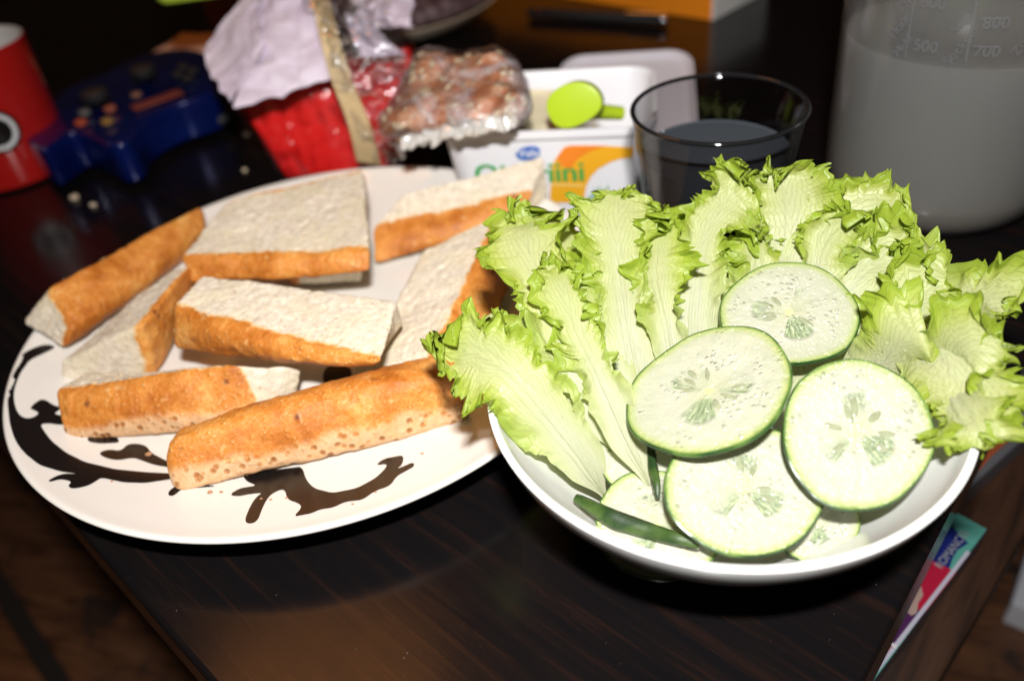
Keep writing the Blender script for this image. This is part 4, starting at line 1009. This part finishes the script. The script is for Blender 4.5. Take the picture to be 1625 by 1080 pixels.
# ------------------------------------------------------------------ red mug
MC = np.array([-.3385, .5545, 0])
mug = empty('red_mug', 'red mug with a black and white ring emblem at the left edge', 'mug', MC)
MR = mk_ceramic('red_glaze', (.36, .010, .008)); MW = mk_ceramic('mug_inside', (.55, .52, .50))
lathe('mug_body', [(0, .001), (.037, .001), (.0395, .0025), (.0405, .006), (.0435, .0860), (.0437, .0880), (.0430, .0886)], (MC[0], MC[1], 0), MR, mug, n=96)
lathe('mug_lining', [(.0430, .0886), (.0415, .0880), (.0410, .0860), (.0382, .008), (.036, .006), (0, .006)], (MC[0], MC[1], 0), MW, mug, n=96)
def mugdisc(name, px, r0, r1, mat, lift):
    d = ray(*px); t_ = .3
    while True:
        q = EYE+d*t_
        if np.hypot(q[0]-MC[0], q[1]-MC[1]) < .0395+.00004*q[2]*1000*.85 or t_ > 1: break
        t_ += .0005
    a0, z0 = math.atan2(q[1]-MC[1], q[0]-MC[0]), q[2]; V = []; F = []
    K = 40
    for i in range(K):
        th = 2*math.pi*i/K
        for r_ in (r0, (r0+r1)/2, r1):
            z = z0+r_*math.sin(th); R_ = .0402+.0375*z+lift; a = a0+r_*math.cos(th)/R_; V.append((MC[0]+R_*math.cos(a), MC[1]+R_*math.sin(a), z))
    for i in range(K):
        j = (i+1) % K; F += [(i*3, j*3, j*3+1, i*3+1), (i*3+1, j*3+1, j*3+2, i*3+2)]
    mesh(name, V, F, mat, mug)
mugdisc('black_ring', (-6, 209), .0001, .0145, PRINT, .0006); mugdisc('white_ring', (-6, 209), .0095, .0122, plain('white_glaze', (.7, .7, .7), .3), .0010)

# ------------------------------------------------------------------ game controller
CB = NT('blue_gloss_plastic'); o_ = CB.obj(); CB.bsdf(Base__Color=CB.ramp(CB.noise(o_, 30, 3), [(.3, (.002, .005, .06)), (.7, (.004, .014, .12))]), Roughness=.22, Metallic=.35, Coat__Weight=.6, Coat__Roughness=.1); CB = CB.m
BLK = plain('black_rubber', (.012, .012, .013), .55)
gp = empty('game_controller', 'blue glossy game controller lying on the table between mug and red packet', 'game controller', P(210, 230, 0))
op = [(52, 262), (66, 240), (88, 214), (104, 182), (134, 158), (170, 142), (200, 122), (240, 104), (296, 96), (334, 104), (356, 132), (358, 162), (340, 182), (310, 196), (280, 206), (248, 222), (226, 240), (214, 262), (184, 270), (158, 256), (128, 246), (102, 262), (76, 276)]
og = [P(x, y-17*min(1, max(0, (y-120)/80)), .022)[:2] for x, y in op]
og = [tuple(q) for q in catmull(np.array(og+[og[0]]), 60)[:-1]]
prism('controller_body', og, .0045, .032, CB, gp, bev=.0105, seg=6)
def cyl(name, x, y, z, r, h, mat, parent, dome=.2):
    c = P(x, y, z); lathe(name, [(0, -h), (r*.9, -h), (r, -h*.6), (r, h*.5), (r*.85, h*.9), (r*.5, h*(1+dome*.3)), (0, h*(1+dome*.2))], c, mat, parent, n=28)
for (x, y) in [(150, 150), (226, 112)]: 
    cyl('thumb_stick', x, y, .044, .0095, .0035, BLK, gp); cyl('stick_post', x, y+6, .037, .0055, .006, BLK, gp)
for (x, y, c) in [(128, 194, (.35, .06, .03)), (170, 192, (.25, .14, .04)), (134, 178, (.10, .10, .10)), (174, 172, (.30, .08, .05))]: cyl('face_button', x, y, .0355, .0042, .0018, plain('button_tint', c, .3), gp)
cyl('home_button', 216, 150, .0350, .0038, .0012, plain('home_tint', (.25, .12, .08), .3), gp)
for (x, y) in [(282, 118), (306, 112), (290, 106), (298, 124)]: cyl('pad_button', x, y, .0355, .0045, .0018, BLK, gp)
for (x, y) in [(205, 233), (206, 262), (345, 158), (350, 188)]:
    c = P(x, y, .018 if y in (233, 158) else .010); d1 = np.array([.8, .6, 0]); d2 = np.array([.6, -.8, 0])
    ellipsoid('trigger', c+d2*.001, [d1*.011, d2*.006, Zv*.0052], BLK, gp, n=20, m=12)
c = P(262, 170, .034); prism('label_strip', [(-.018, -.006), (.018, -.006), (.018, .006), (-.018, .006)], 0, .0012, plain('copper_strip', (.22, .05, .035), .35), gp, bev=.0004, seg=1, X=np.array([.8, .6, 0]), Y=np.array([-.6, .8, 0]), Z=Zv, O=P(250, 160, .0335))

# tan bread heel behind the controller
tb = [P(212, 112, .002), P(345, 108, .002), P(352, 86, .002), P(250, 90, .002), P(214, 100, .016), P(345, 92, .018), P(345, 50, .020), P(290, 54, .020)]
Cc, Ff, ss, LL = hexa(tb, .004, .004); Vt = trilin(Cc, ss); Vt += nvec(Vt, 50, 3)*.002
tag(mesh('bread_slice', Vt, Ff, plain('tan_bread', (.85, .50, .34), .8)), 'flat tan slice lying behind the blue game controller', 'bread')

# ------------------------------------------------------------------ far plate with dark cake
FP = P(668, -40, .02)
A_, B_, C2 = P(775, 2, .022)[:2], P(700, 40, .022)[:2], P(650, 56, .022)[:2]
def circ3(a, b, c):
    M_ = np.array([[2*(b[0]-a[0]), 2*(b[1]-a[1])], [2*(c[0]-a[0]), 2*(c[1]-a[1])]]); v_ = np.array([b@b-a@a, c@c-a@a]); return np.linalg.solve(M_, v_)
fc_ = np.array([-.075, .785]); fr_ = .105
fp = empty('side_plate', 'beige plate with dark purple cake at the top of the picture', 'plate', (fc_[0], fc_[1], 0))
lathe('plate_body', [(0, .008), (fr_*.6, .009), (fr_*.85, .013), (fr_, .022), (fr_*1.015, .0215), (fr_*.9, .010), (fr_*.6, .004), (fr_*.30, .0005), (0, .0008)], (fc_[0], fc_[1], 0), mk_ceramic('beige_glaze', (.62, .52, .40)), fp, n=96)
def mk_cake():
    t = NT('dark_cake'); o = t.obj(); n = t.noise(o, 90, 6, .7)
    t.bsdf(Base__Color=t.ramp(n, [(.3, (.03, .016, .02)), (.5, (.10, .055, .06)), (.66, (.26, .19, .20)), (.8, (.45, .38, .38))]), Roughness=.5, Normal=t.bump(n, .8, .004)); return t.m
ellipsoid_c = ellipsoid('dark_cake', np.array([fc_[0]+.012, fc_[1]-.012, .024]), [np.array([.080, 0, 0]), np.array([0, .078, 0]), np.array([0, 0, .020])], mk_cake(), None, n=70, m=30, lump=.14, seed=4)
tag(ellipsoid_c, 'lumpy dark purple-brown cake on the beige plate behind', 'cake')

# ------------------------------------------------------------------ pen, orange box
pa, pb = P(835, 20, .005), P(1066, 33, .005)
pen = empty('ballpoint_pen', 'black pen with shiny clip lying before the orange box', 'pen', (pa+pb)/2)
tube('barrel', [pa+(pb-pa)*t_ for t_ in (0, .04, .5, .9, .97)], [.001, .0045, .0048, .0046, .0040], BLK, pen, n=18)
MET = NT('chrome'); MET.bsdf(Base__Color=(.8, .8, .82), Metallic=1.0, Roughness=.12); MET = MET.m
tube('clip', [pa+(pb-pa)*t_+np.array([0, -.003, .0048]) for t_ in (.70, .8, .95)], [.0014, .0020, .0020], MET, pen)
ellipsoid('clip_ball', pa+(pb-pa)*.935+np.array([0, -.0045, .0015]), [np.array([.004, 0, 0]), np.array([0, .004, 0]), np.array([0, 0, .004])], MET, pen)
ellipsoid('tip_ring', pa+(pb-pa)*.085, [np.array([.0022, 0, 0]), np.array([0, .0052, 0]), np.array([0, 0, .0052])], NTm if False else plain('copper', (.5, .12, .04), .25, Metallic=.8), pen)
ob = empty('orange_box', 'orange carton with white end at the top of the picture', 'box', P(1050, 10, 0))
e0, e1 = P(900, -2, 0), P(1128, 34, 0); ex = e1-e0; Lx = np.linalg.norm(ex); ex /= Lx; e2 = P(1196, 0, 0)-e1; Ly = np.linalg.norm(e2); ey = np.array([-ex[1], ex[0], 0])
OR = plain('orange_card', (.90, .27, .010), .5)
prism('carton', [(-.16, 0), (Lx, 0), (Lx, .09), (-.16, .09)], 0, .045, OR, ob, bev=.0008, seg=1, smooth=False, X=ex, Y=ey, Z=Zv, O=e1-ex*Lx)
prism('end_panel', [(.004, .0), (.006, .0), (.006, .09), (.004, .09)], .0008, .0445, plain('white_card', (.75, .73, .70), .5), ob, smooth=False, X=ex, Y=ey, Z=Zv, O=e1-ex*.0035)

# ------------------------------------------------------------------ game cases on the bench
CZ = BZ+.016
gc = empty('game_case', 'plastic case with teal, blue and red cover art lying right of the table edge', 'case', P(1500, 900, BZ))
g0, g1, g2 = P(1568, 840, CZ), P(1380, 1084, CZ), P(1478, 788, CZ)
gx = g1-g0; gx /= np.linalg.norm(gx); gy = np.array([-gx[1], gx[0], 0]); gy *= np.sign(np.dot(gy, g2-g0))
CLR = plain('case_plastic', (.045, .045, .06), .25)
prism('case_shell', [(0, 0), (.19, 0), (.19, .135), (0, .135)], -.0155, 0, CLR, gc, bev=.0015, seg=2, smooth=False, X=gx, Y=gy, Z=Zv, O=g0)
def case_art(px, col, lift, nm='cover_print', par=None):
    pts = [P(x, y, CZ+lift) for x, y in px]; return mesh(nm, pts, [list(range(len(pts)))], plain(nm+'_ink', col, .35), par or gc, smooth=False)
case_art([(1505, 806), (1566, 839), (1383, 1083), (1350, 1083), (1470, 860)], (.07, .25, .21), .0004)
case_art([(1480, 880), (1494, 840), (1505, 828), (1515, 838), (1522, 848), (1537, 861), (1520, 872), (1512, 885), (1505, 905), (1475, 905), (1465, 900)], (.006, .012, .10), .0008)
case_art([(1470, 886), (1490, 893), (1508, 902), (1517, 908), (1470, 968), (1425, 965), (1440, 940)], (.30, .008, .03), .0010)
case_art([(1425, 962), (1470, 968), (1422, 1028), (1408, 1018), (1395, 1010)], (.05, .012, .06), .0010)
case_art([(1408, 1013), (1424, 1024), (1421, 1028), (1405, 1017)], (.5, .48, .5), .0014)
case_art([(1404, 1017), (1421, 1028), (1383, 1078), (1370, 1075)], (.30, .008, .03), .0010)
case_art([(1454, 926), (1462, 930), (1465, 944), (1457, 956), (1455, 972), (1446, 976), (1437, 968), (1441, 955), (1452, 946)], (.28, .20, .17), .0014, 'hand_print')
a_, b_ = P(1383, 1079, CZ+.0012), P(1540, 876, CZ+.0012); d_ = (b_-a_)/np.linalg.norm(b_-a_); s_ = np.array([d_[1], -d_[0], 0])*.0016
mesh('white_border', [a_-s_, b_-s_, b_, a_], [(0, 1, 2, 3)], plain('border_ink', (.36, .35, .42), .3), gc, smooth=False)
V, F = fontmesh('ROMANCES', .0085); a_, b_ = P(1494, 903, CZ+.0018), P(1538, 846, CZ+.0018); d_ = (b_-a_)/np.linalg.norm(b_-a_); s_ = np.array([-d_[1], d_[0], 0]); k_ = np.linalg.norm(b_-a_)/V[:, 0].max()
mesh('cover_lettering', [a_+d_*x*k_+s_*y*k_ for x, y, z in V], F, plain('lettering_ink', (.24, .25, .28), .3), gc, smooth=False)
g2_ = empty('grey_case', 'grey edged case with orange patch beyond the bowl at the right edge', 'case', P(1600, 700, BZ))
h0, h1 = P(1540, 772, CZ), P(1650, 672, CZ); hx2 = h1-h0; hx2 /= np.linalg.norm(hx2); hy2 = np.array([-hx2[1], hx2[0], 0])
prism('case_shell', [(-.02, 0), (.13, 0), (.13, .18), (-.02, .18)], -.0155, 0, plain('grey_plastic', (.09, .09, .10), .35), g2_, bev=.0015, seg=2, smooth=False, X=hx2, Y=hy2, Z=Zv, O=h0)
case_art([(1578, 668), (1612, 612), (1625, 600), (1680, 620), (1645, 650), (1602, 696)], (.19, .19, .20), .0006, 'grey_print', g2_)
case_art([(1545, 756), (1568, 690), (1578, 678), (1602, 698), (1575, 722)], (.25, .06, .02), .0010, 'orange_print', g2_)

lc0 = [P(x, y, FZ+.03) for x, y in ((1606, 955), (1625, 893), (1680, 905), (1660, 980))]
cx = lc0[1]-lc0[0]; cx /= np.linalg.norm(cx); cyv = np.array([cx[1], -cx[0], 0])
bk = prism('grey_booklet', [(0, 0), (.06, 0), (.06, .05), (0, .05)], -.028, 0, plain('grey_paper', (.62, .63, .68), .6), None, bev=.001, seg=1, smooth=False, X=cx, Y=cyv, Z=Zv, O=lc0[0])
tag(bk, 'pale grey booklet on the floor at the lower right picture edge', 'booklet')
